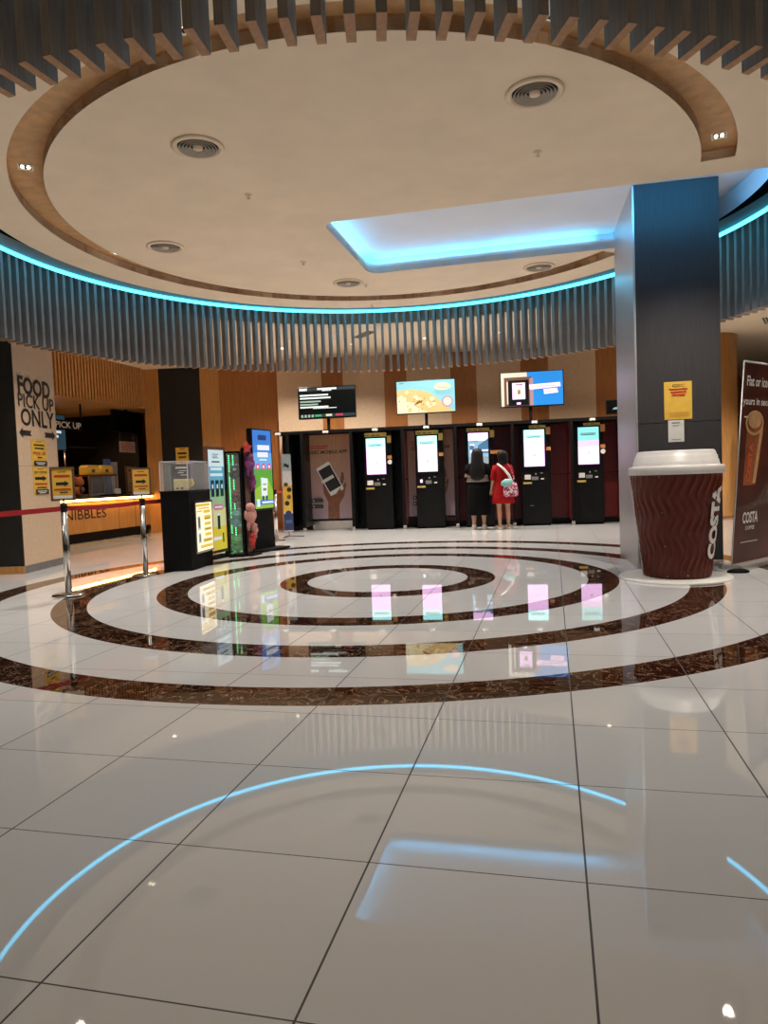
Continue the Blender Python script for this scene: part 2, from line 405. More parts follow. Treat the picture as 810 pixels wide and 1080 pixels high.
# ------------------------------------------------------------------ slat screen
slat_root = thing('slat_screen', 'circular screen of grey taupe slats hanging under the cyan ring light', 'slat screen', (CX, CY, 0))
NS = 228; r0, r1, zb, zt, th = 4.53, 4.715, 2.915, 3.99, .042
def slat_verts(a):
    c, s = math.cos(a), math.sin(a); o = []
    for z in (zb, zt):
        for r in (r0, r1):
            for t in (-th/2, th/2): o.append((r*c-t*s, r*s+t*c, z))
    return o
SF = [(0, 1, 3, 2), (4, 6, 7, 5), (0, 4, 5, 1), (2, 3, 7, 6), (0, 2, 6, 4), (1, 5, 7, 3)]
def inframe(a):
    w = Vector((CX+4.6*math.cos(a), CY+4.6*math.sin(a), 3.1-H)); z = w.dot(F)
    if z < .3: return False
    x = f*w.dot(R_)/z; y = f*w.dot(U_)/z
    return abs(x) < 430 and abs(y) < 580
sl = [(math.hypot(4.6*math.cos(a)+CX, 4.6*math.sin(a)+CY) if inframe(a) else 99+k, a) for k, a in ((k, math.radians(-70.41)+2*PI*k/NS) for k in range(NS))]
sl.sort()
base = None
for i, (d, a) in enumerate(sl[:100]):
    if base is None:
        base = MB().add(slat_verts(0), [SF[0]], 1).add(slat_verts(0), SF[1:], 0).build('slat', [M['slat'], M['slat_end']], slat_root); o = base
    else:
        o = base.copy(); COL.objects.link(o); o.parent = slat_root
    o.rotation_euler = (0, 0, a)
mb = MB()
for d, a in sl[100:]: mb.add(slat_verts(a), [SF[0]], 1); mb.add(slat_verts(a), SF[1:], 0)
tag(mb.build('slat_run', [M['slat'], M['slat_end']], slat_root), kind='stuff')
MB().ring([(r0, zt), (r1, zt), (r1, zt+.03), (r0, zt+.03)], 96).build('top_rail', M['blackmatt'], slat_root)

# ------------------------------------------------------------------ ceiling fittings
LIGHTS = []
def spot(loc, power, ang, col, blend=.7, rad=.04, tilt=None):
    l = bpy.data.lights.new('spot', 'SPOT'); l.energy = power*1.45; l.spot_size = math.radians(ang); l.spot_blend = blend
    l.color = col; l.shadow_soft_size = rad
    o = bpy.data.objects.new('spot', l); COL.objects.link(o); o.location = loc
    if tilt: o.rotation_euler = tilt
    return o
WARM = (1., .90, .78)
def groove_light(deg, label, pw=150):
    a = math.radians(deg); t = thing('square_downlight', label, 'downlight', (CX+3.28*math.cos(a), CY+3.28*math.sin(a), ZG), a, 'square downlights in the wooden channel')
    MB().box(-.062, .062, -.062, -.05, -.008, 0).box(-.062, .062, .05, .062, -.008, 0).box(-.062, -.05, -.05, .05, -.008, 0).box(.05, .062, -.05, .05, -.008, 0).build('frame', M['white'], t)
    MB().box(-.05, .05, -.05, .05, -.003, 0).build('housing', M['black'], t)
    for s in (-1, 1):
        MB().ball((s*.024, 0, -.006), (.015, .028, .010)).build('bulb', M['lamp'], t)
    spot((CX+3.26*math.cos(a), CY+3.26*math.sin(a), ZG-.03), pw, 112, WARM)
for deg, lb in ((-157, 'square twin downlight in the wooden channel at its leftmost bend'),
                (161, 'square downlight in the wooden channel, far left, above a shiny patch'),
                (118, 'square downlight of the far channel, left of the centre, seen edge on'),
                (74, 'square downlight of the far channel, beyond the cyan cove corner'),
                (-110, 'square downlight in the channel glowing between slats, upper left'),
                (-69, 'square downlight in the channel between slats, upper middle right'),
                (-25, 'square twin downlight at the cut-off right end of the wooden channel')):
    groove_light(deg, lb, 70 if deg in (-110, -69) else 190)

def diffuser(x, y, label):
    t = thing('air_diffuser', label, 'air vent', (x, y, ZC), 0, 'round air diffusers')
    MB().lathe([(.205, 0), (.21, -.012), (.175, -.022), (.165, -.006), (.16, 0)], 40, caps=False).build('outer_ring', M['ceil'], t)
    MB().lathe([(.162, -.003), (.0001, -.003)], 32, caps=False).build('throat', M['black'], t)
    for r in (.142, .116, .09, .064):
        MB().lathe([(r, -.004), (r+.012, -.022), (r+.006, -.023), (r-.006, -.004)], 36, caps=False).build('cone', M['vent'], t)
    MB().lathe([(.0001, -.026), (.038, -.022), (.038, -.004)], 24, caps=False).build('core', M['ceil'], t)
diffuser(-1.39, 5.83, 'round air diffuser nearer on the left of the cream ceiling')
diffuser(1.19, 5.20, 'round air diffuser nearest on the right of the cream ceiling')
diffuser(-2.38, 8.19, 'round air diffuser beside the left bend of the wooden channel')
diffuser(-.38, 9.95, 'round air diffuser between the cove corner and the far channel')
diffuser(2.18, 9.53, 'round air diffuser just beyond the far edge of the cyan cove')
def sprinkler(x, y, label):
    t = thing('sprinkler', label, 'sprinkler', (x, y, ZC), 0, 'ceiling sprinklers')
    MB().lathe([(.04, 0), (.038, -.008), (.015, -.012), (.0001, -.012)], 20, caps=False).build('rosette', M['ceil'], t)
    MB().lathe([(.008, -.01), (.008, -.03), (.018, -.032), (.018, -.035), (.0001, -.035)], 12, caps=False).build('head', M['steel'], t)
sprinkler(-1.17, 6.82, 'small sprinkler rosette near the nearer left diffuser')
sprinkler(1.42, 6.15, 'small sprinkler rosette near the nearest right diffuser')
sprinkler(-.89, 8.94, 'small sprinkler rosette left of the cyan cove corner')
sprinkler(-.135, 10.08, 'small sprinkler rosette right beside the far middle diffuser')
sprinkler(-.06, 11.25, 'sprinkler at the far rim of the ceiling disc')
def far_light(x, y, p=60, label=None, group='small round downlights of the outer ceiling'):
    t = thing('round_downlight', label, 'downlight', (x, y, ZO), 0, group)
    MB().lathe([(.06, 0), (.06, -.008), (.045, -.008), (.04, 0)], 20, caps=False).build('bezel', M['white'], t)
    MB().lathe([(.042, -.004), (.03, -.010), (.0001, -.012)], 16, caps=False).build('bulb', M['lamp_far'], t)
    spot((x, y, ZO-.04), p, 125, WARM)
far_light(-1.93, 14.3, 185, 'small downlight in front of the wall left of the black text screen')
far_light(-.50, 14.15, 185, 'small downlight above the right part of the black text screen')
far_light(.92, 13.8, 185, 'small downlight above the popcorn screen')
far_light(2.33, 13.5, 185, 'small downlight above and left of the blue screen')
far_light(4.1, 13.1, 185, 'small downlight above the rightmost two kiosks')
lg = 'round downlight added to the outer ceiling for fill light, away from the screens'  # extra fittings added round and behind the viewer for ambient fill
for x, y, p in ((-5.6, 9.6, 75), (-4.2, 13.4, 55), (-6.0, 5.2, 110), (5.6, 8.4, 140), (6.6, 12.2, 150), (5.6, 4.4, 120),
                (-2.6, 1.2, 12), (0., .6, 10), (2.6, 1.2, 12), (-1.4, -2.2, 12), (1.4, -2.2, 12), (8.8, 12.6, 150)):
    far_light(x, y, p, lg, 'added fill downlights away from the screens')
def slot_vent(x, y, rz, label):
    t = thing('slot_vent', label, 'air vent', (x, y, ZO), rz)
    MB().box(-.35, .35, -.11, .11, -.006, 0).build('tray', M['ceil_out'], t)
    for k in range(4): MB().box(-.33, .33, -.09+k*.05, -.06+k*.05, -.010, -.005).build('slot', M['black'], t)
slot_vent(-.25, 13.25, -1.1, 'black slotted linear vent in the ceiling behind the far slats')
slot_vent(7.3, 13.3, 1.0, 'black slotted vent in the ceiling above the curved wood column')

# ------------------------------------------------------------------ pillar
px, py = 2.712, 7.542
pr = bpy.data.objects.new('pillar', None); COL.objects.link(pr); pr.location = (px, py, 0); pr.rotation_euler = (0, 0, GA+.04); struct(pr)
PW, PD, PH = .838, 1.45, ZT
MB().box(.012, PW-.012, .012, PD, 0, PH).build('pillar_core', M['grey'], pr)
MB().box(.02, PW, 0, .014, .0, 1.555).box(.02, PW, 0, .014, 1.561, PH-.002).build('pillar_front_panel', M['pillar'], pr)
MB().box(0, .014, .0, PD, .0, PH-.002).box(0, .02, -.001, .016, 0, PH-.002).build('pillar_side_panel', M['alu'], pr)
MB().box(PW-.003, PW+.011, .0, PD, .0, PH-.002).build('pillar_flank_panel', M['pillar'], pr)
MB().box(.02, PW+.012, -.008, .0, .0, .10).build('pillar_skirting', M['steel'], pr)
def on_pillar(name, label, cat):
    return thing(name, label, cat, (px, py, 0), GA+.04)
t = on_pillar('notice', 'yellow notice taped on the charcoal pillar above the giant cup', 'notice')
MB().box(.287, .563, -.0045, -.0015, 1.587, 1.982).build('sheet', M['yellow'], t)
L = [(0, ('GSC', .37, .49, 1.925, 1.955))]
for i, (a, b) in enumerate(((.335, .52), (.35, .505), (.36, .495))): L.append((1, rect(a, b, 1.893-i*.03, 1.910-i*.03)))
for i in range(3): L.append((2, rect(.33, .53, 1.655-i*.018, 1.660-i*.018)))
prt('print', t, L, [M['ink'], M['inkred'], M['orange_st']], -.0045)
t = on_pillar('notice', 'small white paper sign below the yellow notice on the pillar', 'notice')
MB().box(.323, .480, -.0045, -.0015, 1.352, 1.580).build('sheet', M['paper'], t)
prt('print', t, [(0, rect(.36, .44, 1.545, 1.558)), (0, rect(.365, .43, 1.52, 1.526)), (0, rect(.355, .445, 1.375, 1.381))], [M['grey']], -.0045)

# ------------------------------------------------------------------ giant cup
cup = thing('giant_cup', 'giant dark brown takeaway coffee cup with white lid standing before the pillar', 'cup', (2.88, 6.95, 0))
nt_, nz = 300, 46; vs = []; fs = []
def cup_r(z): return .302+(.418-.302)*z/1.02
for j in range(nz+1):
    z = .02+(1.03-.02)*j/nz
    for i in range(nt_):
        a = 2*PI*i/nt_
        ph = a*31+2.3*math.sin(z*2*PI/.36)
        env = min(1, (1.03-z)/.05, (z-.02)/.04+.2)
        r = cup_r(z)+.013*env*(1-abs(math.sin(ph/2))**.55*1.5)
        vs.append((r*math.cos(a), r*math.sin(a), z))
for j in range(nz):
    for i in range(nt_):
        k = (i+1) % nt_; fs.append((j*nt_+i, j*nt_+k, (j+1)*nt_+k, (j+1)*nt_+i))
fs.append(list(range(nt_))[::-1])
MB().add(vs, fs, 0, True).build('cup_body', M['cup'], cup)
MB().lathe([(.41, 1.018), (.438, 1.022), (.442, 1.03), (.442, 1.085), (.432, 1.098), (.405, 1.102), (.398, 1.112), (.388, 1.155), (.382, 1.158), (.378, 1.195), (.370, 1.198),
            (.358, 1.235), (.345, 1.248), (.33, 1.242), (.32, 1.22), (.0001, 1.218)], 72, caps=False).build('lid', M['lid'], cup)
# lettering wrapped up the side
vw = math.atan2(-6.95, -2.88)                       # towards the viewer
def wrap(s, z0, z1, a_top, arc, bold):
    vs, fs, asp = text_mesh(s, bold)
    o = []
    for u, v in vs:
        z = z0+u*(z1-z0); r = cup_r(z)+.011; a = a_top+arc*(1-v)
        o.append((r*math.cos(a), r*math.sin(a), z))
    return MB().add(o, fs)
wrap('COSTA', .20, .90, vw+math.radians(51), math.radians(27), .055).build('lettering', M['whiteink'], cup, fix=False)
MB().tube([((cup_r(z)+.008)*math.cos(vw-1.50), (cup_r(z)+.008)*math.sin(vw-1.50), z) for z in (.02, .5, 1.02)], .007, 6).build('seam', M['whiteink'], cup)
mb = MB()
for dz, da in ((1.0, -.35), (.66, -.33), (.34, -.30), (.05, -.27), (.06, .30)):
    r = cup_r(dz)+.006; mb.ball((r*math.cos(vw+da), r*math.sin(vw+da), dz), .007, seg=8, rings=5)
mb.build('screw', M['steel'], cup)
bp = MB().lathe([(.53, .0), (.53, .010), (.52, .02), (.0001, .02)], 72, 2.86, 6.96, caps=False).build('base_plate', M['white'])
tag(bp, 'low white round base plate under the giant coffee cup', 'base plate')

# ------------------------------------------------------------------ roll-up banner at the right
M['bannerart'] = mat('banner_brown', (.085, .018, .010), .4, var=.45, scale=2.2)
ban = thing('rollup_banner', 'brown coffee roll-up banner leaning at the right behind the giant cup', 'banner', (3.575, 7.26, 0), math.atan2(.42, .54))
lean = bpy.data.objects.new('banner_sheet', None)
BW, BH, LN, SK = .85, 2.08, .10, .055
def bpt(x, z, off=0): return (x+z*SK, -LN*z/BH-off, .05+z)
mb = MB(); mb.add([bpt(0, 0), bpt(BW, 0), bpt(BW, BH), bpt(0, BH), bpt(0, 0, -.006), bpt(BW, 0, -.006), bpt(BW, BH, -.006), bpt(0, BH, -.006)],
                  [(0, 1, 2, 3), (7, 6, 5, 4), (0, 4, 5, 1), (3, 2, 6, 7), (0, 3, 7, 4), (1, 5, 6, 2)])
mb.build('sheet', M['bannerart'], ban)
MB().bev(-.03, BW+.05, -.12, .10, 0, .06, .012).build('base_cassette', M['alu'], ban)
mb = MB().tube([bpt(-.01, 0), bpt(-.01, BH+.01)], .008, 6); mb.tube([bpt(-.01, BH+.01), bpt(BW+.01, BH+.01)], .010, 6); mb.build('edge_rail', M['alu'], ban)
M['coffee'] = mat('coffee_cream', (.62, .36, .17), .5, var=.2, scale=8)
M['glassart'] = mat('amber_drink', (.34, .10, .03), .5, var=.4, scale=6)
M['redneon'] = mat('red_orange_ink', (.75, .12, .04), .5)
def bprint(name, items, mats):
    mb = MB()
    for i, (mi, it) in enumerate(items):
        off = .0012*(i+1)
        if isinstance(it, tuple):
            s, x0, x1, z0, z1, bold = it; vs, fs, _ = text_mesh(s, bold)
            mb.add([bpt(x0+u*(x1-x0), z0+v*(z1-z0), off) for u, v in vs], fs, mi)
        else: mb.add([bpt(x, z, off) for x, z in it], [list(range(len(it)))], mi)
    return mb.build(name, mats, ban, fix=False)
vt, ft, _ = text_mesh('COSTA', .03)
o = bprint('drink_picture', [(0, [(.13, .82), (.40, .82), (.52, 1.42), (.14, 1.42)]), (1, [(.33, .84), (.40, .84), (.50, 1.42), (.44, 1.42)]), (1, circ(.30, 1.47, .20, 20, .13)), (0, circ(.30, 1.47, .17, 20, .10)), (1, circ(.30, 1.49, .14, 20, .08))], [M['glassart'], M['coffee']])
mb = MB(); mb.add([bpt(.17+.09*(1-v)+.03*u, .86+u*.40, .009) for u, v in vt], ft); mb.build('drink_lettering', M['redneon'], ban, fix=False)
bprint('lettering', [(0, ('Flat or iced,', .08, .62, 1.83, 1.95, .015)), (0, ('yours in seconds', .02, .78, 1.63, 1.73, .015)), (0, rect(.06, .45, 1.52, 1.535)),
                     (0, ('COSTA', .16, .50, .42, .54, .03)), (0, ('COFFEE', .23, .43, .35, .39, .015)), (0, rect(.14, .52, .22, .228))], [M['whiteink']])
bprint('bean_pile', [(0, [(.0, .58), (.45, .66), (.85, .95), (.85, .62), (.3, .56)])], [mat('coffee_beans', (.10, .055, .04), .5, var=.8, scale=40)])
dk = MB().loft([(0, 0, 0, .11, .07), (0, 0, .02, .11, .07), (0, 0, .035, .06, .04)], 16).build('base_shadow', M['blackmatt']); dk.location = (3.52, 7.28, 0.021)  # low dark oval standing for the shadow of the banner base
dk.location = (3.56, 7.10, 0)
tag(dk, 'small dark oval standing for the banner base shadow on the floor', 'painted shadow')

# ------------------------------------------------------------------ back wall of striped panels
stripes = [(-5.41, 16.33), (-5.045, 16.28), (-4.088, 16.23), (-3.653, 16.20), (-2.25, 16.1), (-2.25, 15.66), (-1.27, 15.63), (-.797, 15.60), (.106, 15.56), (.596, 15.54),
           (1.554, 15.50), (2.11, 15.44), (3.056, 15.38), (3.638, 15.30), (4.637, 15.24), (5.7, 15.14), (5.9, 22)]
cols = ['tan', 'charcoal', 'tan', 'brown', 'beige', 'beige', 'brown', 'beige', 'brown', 'beige', 'brown', 'beige', 'brown', 'beige', 'brown', 'beige']
order = ['tan', 'charcoal', 'brown', 'beige']; mb = MB()
for (p, q), c in zip(zip(stripes, stripes[1:]), cols):
    d = (Vector(q)-Vector(p)).normalized(); nrm = Vector((-d.y, d.x))*.12
    mb.vprism([p, q, (q[0]+nrm.x, q[1]+nrm.y), (p[0]+nrm.x, p[1]+nrm.y)], 0, ZO, order.index(c))
struct(mb.build('wall_back', [M[k] for k in order]))
struct(MB().box(XL, XR, YB, YB+.1, 0, ZO).build('wall_far', M['tan']))
struct(MB().box(XL-.1, XL, YF, YB, 0, ZO).build('wall_left', M['charcoal']))
struct(MB().box(XR, XR+.1, YF, YB, 0, ZO).build('wall_right', M['brown']))
struct(MB().box(XL, XR, YF-.1, YF, 0, ZO).build('wall_rear', M['charcoal']))
# curved wood column and dark shop front beyond the banner
struct(MB().lathe([(.62, 0), (.62, .08), (.6, .08), (.6, ZO)], 48, 6.86, 14.95).build('column', M['tan']))
struct(MB().box(8.5, 14.9, 13.6, 13.9, 0, 3.05).build('wall_shop', M['dark']))
cs = thing('lit_display_case', 'narrow lit white display case standing beside the curved wood column', 'display case', (6.93, 13.7, 0), -.35)
MB().bev(0, .34, 0, .3, 0, 2.05, .01).build('body', M['blackmatt'], cs)
MB().box(.01, .05, -.006, 0, .3, 1.95).build('light_strip', emit('case_light', (.85, .92, 1.), 3.), cs)
MB().box(.07, .32, -.006, 0, .3, 1.8).build('glass_door', mat('case_glass', (.25, .28, .3), .1), cs)

# ------------------------------------------------------------------ food pick-up pier (left)
fw = thing('pier', None, None, (-4.75, 9.26, 0), math.atan2(1.0, .045)); struct(fw)
MB().box(0, 1.03, .0, 2.6, .1, ZO-.001).build('pier_core', M['beige'], fw)
MB().box(0.0, 1.03, -.004, .02, 0, .1).build('pier_skirting', M['grey'], fw)
MB().box(-.02, -.001, 0, 2.6, .1, ZO-.001).build('pier_end_panel', M['charcoal'], fw)
MB().box(-.024, .0, -.002, 2.6, 0, .1).build('pier_end_skirting', M['tan'], fw)
MB().box(.0, 1.03, -.0008, 0, 1.416, 1.42).build('pier_joint', M['grey'], fw)
FR = math.atan2(1.0, .045)
sg = MB()
text_into(sg, 'FOOD', .085, .90, 2.375, 2.615, -.006, 0, .034)
text_into(sg, 'PICK UP', .07, .985, 2.20, 2.385, -.006, 0, .010)
text_into(sg, 'ONLY', .115, .975, 1.955, 2.19, -.006, 0, .018)
for s, x in ((1, .05), (-1, .985)):                 # two arrows pointing outwards
    pts = [(0, 1.86), (.09, 1.93), (.09, 1.895), (.30, 1.895), (.27, 1.86), (.30, 1.825), (.09, 1.825), (.09, 1.79)]
    sg.poly([(x+s*a, b) for a, b in pts], -.006, 0)
so = sg.build('wall_lettering', M['ink'], fix=False); so.location = (-4.75, 9.26, 0); so.rotation_euler = (0, 0, FR)
tag(so, 'black FOOD PICK UP ONLY lettering with two arrows on the beige pier', 'wall sign')
def yposter(name, label, loc, rz, x0, x1, z0, z1, arrow=False, foot=True, words=(), group=None):
    t = thing(name, label, 'notice', loc, rz, group)
    w, h = x1-x0, z1-z0
    MB().box(x0, x1, -.006, -.002, z0, z1).build('sheet', M['yellow'], t)
    def X(a): return x0+a*w
    def Z(b): return z0+b*h
    L = [(0, rect(X(.3), X(.7), Z(.94), Z(.96)))]
    if arrow:
        L += [(0, ('SELF ORDER', X(.08), X(.92), Z(.78), Z(.87), .01)), (0, [(X(a), Z(b)) for a, b in ((.1, .55), (.62, .55), (.62, .50), (.9, .6), (.62, .70), (.62, .65), (.1, .65))])]
        L += [(1, rect(X(.08), X(.9), Z(.37), Z(.42))), (0, rect(X(.2), X(.85), Z(.24), Z(.28)))]
    else:
        L += [(0, rect(X(.15), X(.85), Z(.78), Z(.84))), (0, rect(X(.2), X(.8), Z(.66), Z(.71))), (1, ('PICK UP', X(.1), X(.9), Z(.42), Z(.54), .01)), (0, rect(X(.35), X(.65), Z(.31), Z(.35)))]
    if foot: L += [(0, rect(X(.1), X(.97), Z(.01), Z(.19))), (2, rect(X(.2), X(.85), Z(.11), Z(.14))), (2, rect(X(.3), X(.75), Z(.05), Z(.08)))]
    prt('print', t, L, [M['ink'], M['inkred'], M['whiteink']], -.006)
    return t
yposter('notice', 'yellow PICK UP notice on the beige pier, upper of two', (-4.75, 9.26, 0), FR, .32, .71, 1.425, 1.775)
yposter('notice', 'yellow SELF ORDER notice with arrow on the beige pier, lower of two', (-4.75, 9.26, 0), FR, .325, .71, 1.03, 1.40, arrow=True)

# ------------------------------------------------------------------ nibbles counter
CR = math.atan2(2.69, .70); CA = (-6.11, 13.49, 0)
ctr = thing('snack_counter', 'amber lit snack counter reading NIBBLES behind the red belt', 'counter', CA, CR)
MB().box(-1.6, 3.0, .04, .75, .20, .80).build('front_panel', M['tan'], ctr)
MB().box(-1.6, 3.0, .16, .7, 0, .20).build('plinth', M['dark'], ctr)
MB().bev(-1.6, 3.0, -.07, .80, .875, .915, .008).build('worktop', M['dark'], ctr)
MB().box(-1.6, 3.0, -.04, .0, .83, .874).build('light_band', M['led_warm'], ctr)
MB().box(1.75, 1.756, .036, .042, .2, .8).box(2.35, 2.356, .036, .042, .2, .8).build('panel_joint', M['dark'], ctr)
prt('lettering', ctr, [(0, ('NIBBLES', .06, 1.32, .475, .665, .006))], [M['ink']], .037)
# wall above the opening with wooden ribs
rw = struct(MB().box(-1.6, 3.05, .0, .14, 2.87, ZO).build('wall_bulkhead', M['tan'])); rw.location = CA; rw.rotation_euler = (0, 0, CR)
mb = MB()
for k in range(46): mb.box(-1.6+k*.095, -1.55+k*.095, -.05, .0, 2.87, ZO)
rb = struct(mb.build('trim_4', mat('rib_veneer', (.50, .25, .085), .5, var=.15))); rb.location = CA; rb.rotation_euler = (0, 0, CR)
mb = MB().box(-1.6, 3.05, .14, 4.2, 2.87, 2.93, 1).box(-1.8, -1.6, .0, 4.2, 0, 2.93, 0).box(3.75, 3.85, .8, 4.2, 0, 2.93, 0).box(3.05, 3.75, .14, 4.2, 2.87, 2.93, 1).box(-1.8, 3.85, 4.1, 4.2, 0, 2.87, 0)
iw = struct(mb.build('wall_kitchen', [M['dark'], M['tan']])); iw.location = CA; iw.rotation_euler = (0, 0, CR)
def cthing(name, label, cat, v=0, group=None):
    w = Vector((math.cos(CR), math.sin(CR), 0)); nr = Vector((-math.sin(CR), math.cos(CR), 0))
    return thing(name, label, cat, Vector(CA)+nr*v, CR, group)
t = cthing('television', 'switched-off black screen hanging in the snack counter opening', 'television', .5)
MB().bev(2.33, 3.46, -.03, .03, 2.33, 2.83, .008).build('housing', M['black'], t)
MB().box(2.35, 3.44, -.034, -.03, 2.35, 2.81).build('panel', mat('off_screen', (.004, .004, .005), .12), t)
MB().tube([(2.9, .02, 2.83), (2.9, .02, 2.87)], .03).build('mount', M['blackmatt'], t)
t = cthing('hanging_sign', 'black PICK UP sign hanging inside the snack counter opening', 'sign', .6)
MB().box(.35, 1.42, -.02, .02, 2.30, 2.50).build('board', M['blackmatt'], t)
MB().tube([(1.42, 0, 2.3), (1.42, 0, 2.875)], .018).tube([(.40, 0, 2.5), (.40, 0, 2.875)], .018).build('hanger', M['blackmatt'], t)
prt('lettering', t, [(0, ('PICK UP', .62, 1.39, 2.335, 2.465, .012))], [M['paper']], -.02)
t = cthing('menu_screen', 'dim blue menu screen glowing behind the PICK UP sign', 'screen', 1.6)
MB().bev(1.2, 2.15, -.03, .03, 1.95, 2.75, .008).build('housing', M['black'], t)
sb = emit('menu_blue', (.03, .07, .10), .6); sw = emit('menu_white', (.7, .75, .8), .9)
prt('screen_image', t, [(0, rect(1.22, 2.13, 1.97, 2.73))]+[(1, rect(1.50, 2.0-.1*i, 2.33-i*.10, 2.385-i*.10)) for i in range(3)], [sb, sw], -.03)
MB().tube([(1.7, .02, 2.75), (1.7, .02, 2.87)], .025).build('mount', M['blackmatt'], t)
def snack_box(x, label):
    t = cthing('carton', label, 'carton', .5, 'yellow cartons on the warmer')
    MB().box(x, x+.40, -.1, .1, 1.375, 1.53).build('carton_body', M['yellow'], t)
    MB().prism([(x, 1.53), (x+.4, 1.53), (x+.34, 1.575), (x+.06, 1.575)], -.1, .1).build('flap', M['yellow2'], t)
    prt('print', t, [(0, circ(x+.2, 1.455, .06, 16, .04)), (0, rect(x+.05, x+.35, 1.40, 1.408))], [M['woodframe']], -.1)
snack_box(1.27, 'yellow carton on the food warmer, left of two'); snack_box(1.73, 'yellow carton on the food warmer, right of two')
t = cthing('food_warmer', 'glass food warmer with dark top on the snack counter', 'food warmer', .5)
MB().box(1.22, 2.18, -.16, .16, 1.345, 1.375).build('warmer_top', M['redpanel'], t)
MB().box(1.22, 2.18, -.16, .16, .915, .96).build('warmer_base', M['grey'], t)
for x in (1.235, 1.70, 2.165):
    for y in (-.145, .145): MB().box(x-.012, x+.012, y-.012, y+.012, .96, 1.345).build('post', M['steel'], t)
MB().box(1.235, 2.165, -.15, -.146, .96, 1.345).build('glass_pane', M['glass'], t)
t = cthing('plush_toy', 'orange and brown plush sitting on the counter beside the left sign', 'plush toy', .45)
MB().ball((1.02, 0, 1.03), (.13, .10, .12)).ball((1.02, -.02, 1.22), (.12, .10, .10)).build('body', M['orangeplush'], t)
for s in (-1, 1): MB().ball((1.02+s*.09, 0, 1.30), .04).build('ear', M['orangeplush'], t)
MB().ball((1.02, -.09, 1.06), (.07, .05, .07)).build('belly', M['woodframe'], t)
t = cthing('framed_notice', 'brown framed notice standing near the right end of the counter', 'notice', .45)
MB().bev(2.67, 3.06, -.02, .02, .92, 1.56, .006).build('frame', M['woodframe'], t)
prt('print', t, [(0, rect(2.70, 3.03, .98, 1.53)), (1, rect(2.75, 2.98, 1.44, 1.49)), (2, rect(2.78, 2.95, 1.28, 1.38)), (1, rect(2.75, 2.98, 1.15, 1.18)), (1, rect(2.75, 2.98, 1.08, 1.10))], [mat('kraft', (.33, .2, .09), .7), M['ink'], M['inkred']], -.02)
t = cthing('blue_board', 'blue upright board behind the yellow cartons', 'board', .62)
MB().bev(2.12, 2.36, -.012, .012, .915, 1.72, .004).build('panel', M['blue'], t)
MB().box(2.38, 2.60, -.012, .012, .915, 1.66).build('paper_panel', mat('grey_paper', (.3, .3, .33), .7), t)
t = cthing('menu_sheet', 'pale paper menu hanging under the switched-off counter screen', 'notice', .5)
MB().box(2.55, 3.16, -.006, .0, 1.88, 2.13).build('sheet', mat('aged_paper', (.42, .33, .25), .7), t)
prt('print', t, [(0, rect(2.62, 3.08, 2.09-i*.04, 2.105-i*.04)) for i in range(5)], [M['inkred']], -.006)
MB().tube([(2.6, .0, 2.13), (2.6, .0, 2.33)], .003, 6).tube([(3.1, .0, 2.13), (3.1, .0, 2.33)], .003, 6).build('cord', M['grey'], t)
t = cthing('shelf_rack', 'thin steel shelf rack behind the snack counter', 'shelf rack', 2.0)
for x in (2.6, 4.6): MB().tube([(x, 0, 0), (x, 0, 2.45)], .018).build('upright', M['steel'], t)
for z in (1.55, 2.05): MB().box(2.55, 4.65, -.15, .15, z, z+.03).build('shelf', M['steel'], t)
for i, x in enumerate((3.9, 4.25)):
    t = cthing('paper_cup', ('white paper cup on the rear shelf, left of two', 'white paper cup on the rear shelf, right of two')[i], 'paper cup', 2.0, 'cups on the rear shelf')
    MB().lathe([(.0001, 2.08), (.07, 2.08), (.1, 2.27), (.095, 2.27), (.0001, 2.10)], 20, x, 0, caps=False).build('cup_body', M['paper'], t)
t = cthing('coffee_machine', 'dark machine behind the warmer on the rear worktop', 'machine', 2.6)
MB().bev(2.9, 3.6, -.25, .25, 0, 1.0, .01).build('cabinet', M['blackmatt'], t)
MB().bev(3.0, 3.5, -.2, .2, 1.0, 1.45, .02).build('body', M['black'], t)
MB().tube([(3.15, -.2, 1.2), (3.15, -.26, 1.2), (3.15, -.26, 1.1)], .015).build('spout', M['steel'], t)
t = cthing('serving_tray', 'dark tray with wrapped snacks lying on the counter worktop', 'tray', .35)
MB().loft([(1.72, -.18, .915, .30, .10), (1.72, -.18, .945, .33, .12), (1.72, -.18, .935, .30, .10)], 24, p=5).build('tray', M['blackmatt'], t)
t = cthing('paper_pad', 'small pale card stand on the counter right of the tray', 'card stand', .35)
MB().prism([(2.1, .915), (2.28, .915), (2.26, 1.06), (2.12, 1.06)], -.03, .03).build('card', M['paper'], t)
# amber light under the counter edge and inside
def area(loc, rot, sx, sy, power, col):
    l = bpy.data.lights.new('area', 'AREA'); l.shape = 'RECTANGLE'; l.size = sx; l.size_y = sy; l.energy = power; l.color = col
    o = bpy.data.objects.new('area', l); COL.objects.link(o); o.location = loc; o.rotation_euler = rot; return o
for u, v, p in ((.4, 1.3, 55), (2.6, 1.0, 60)):
    q = Vector(CA)+Vector((math.cos(CR), math.sin(CR), 0))*u+Vector((-math.sin(CR), math.cos(CR), 0))*v
    spot((q.x, q.y, 2.84), p, 140, (1., .62, .3))
q = Vector(CA)+Vector((math.cos(CR), math.sin(CR), 0))*1.3+Vector((math.sin(CR), -math.cos(CR), 0))*.02

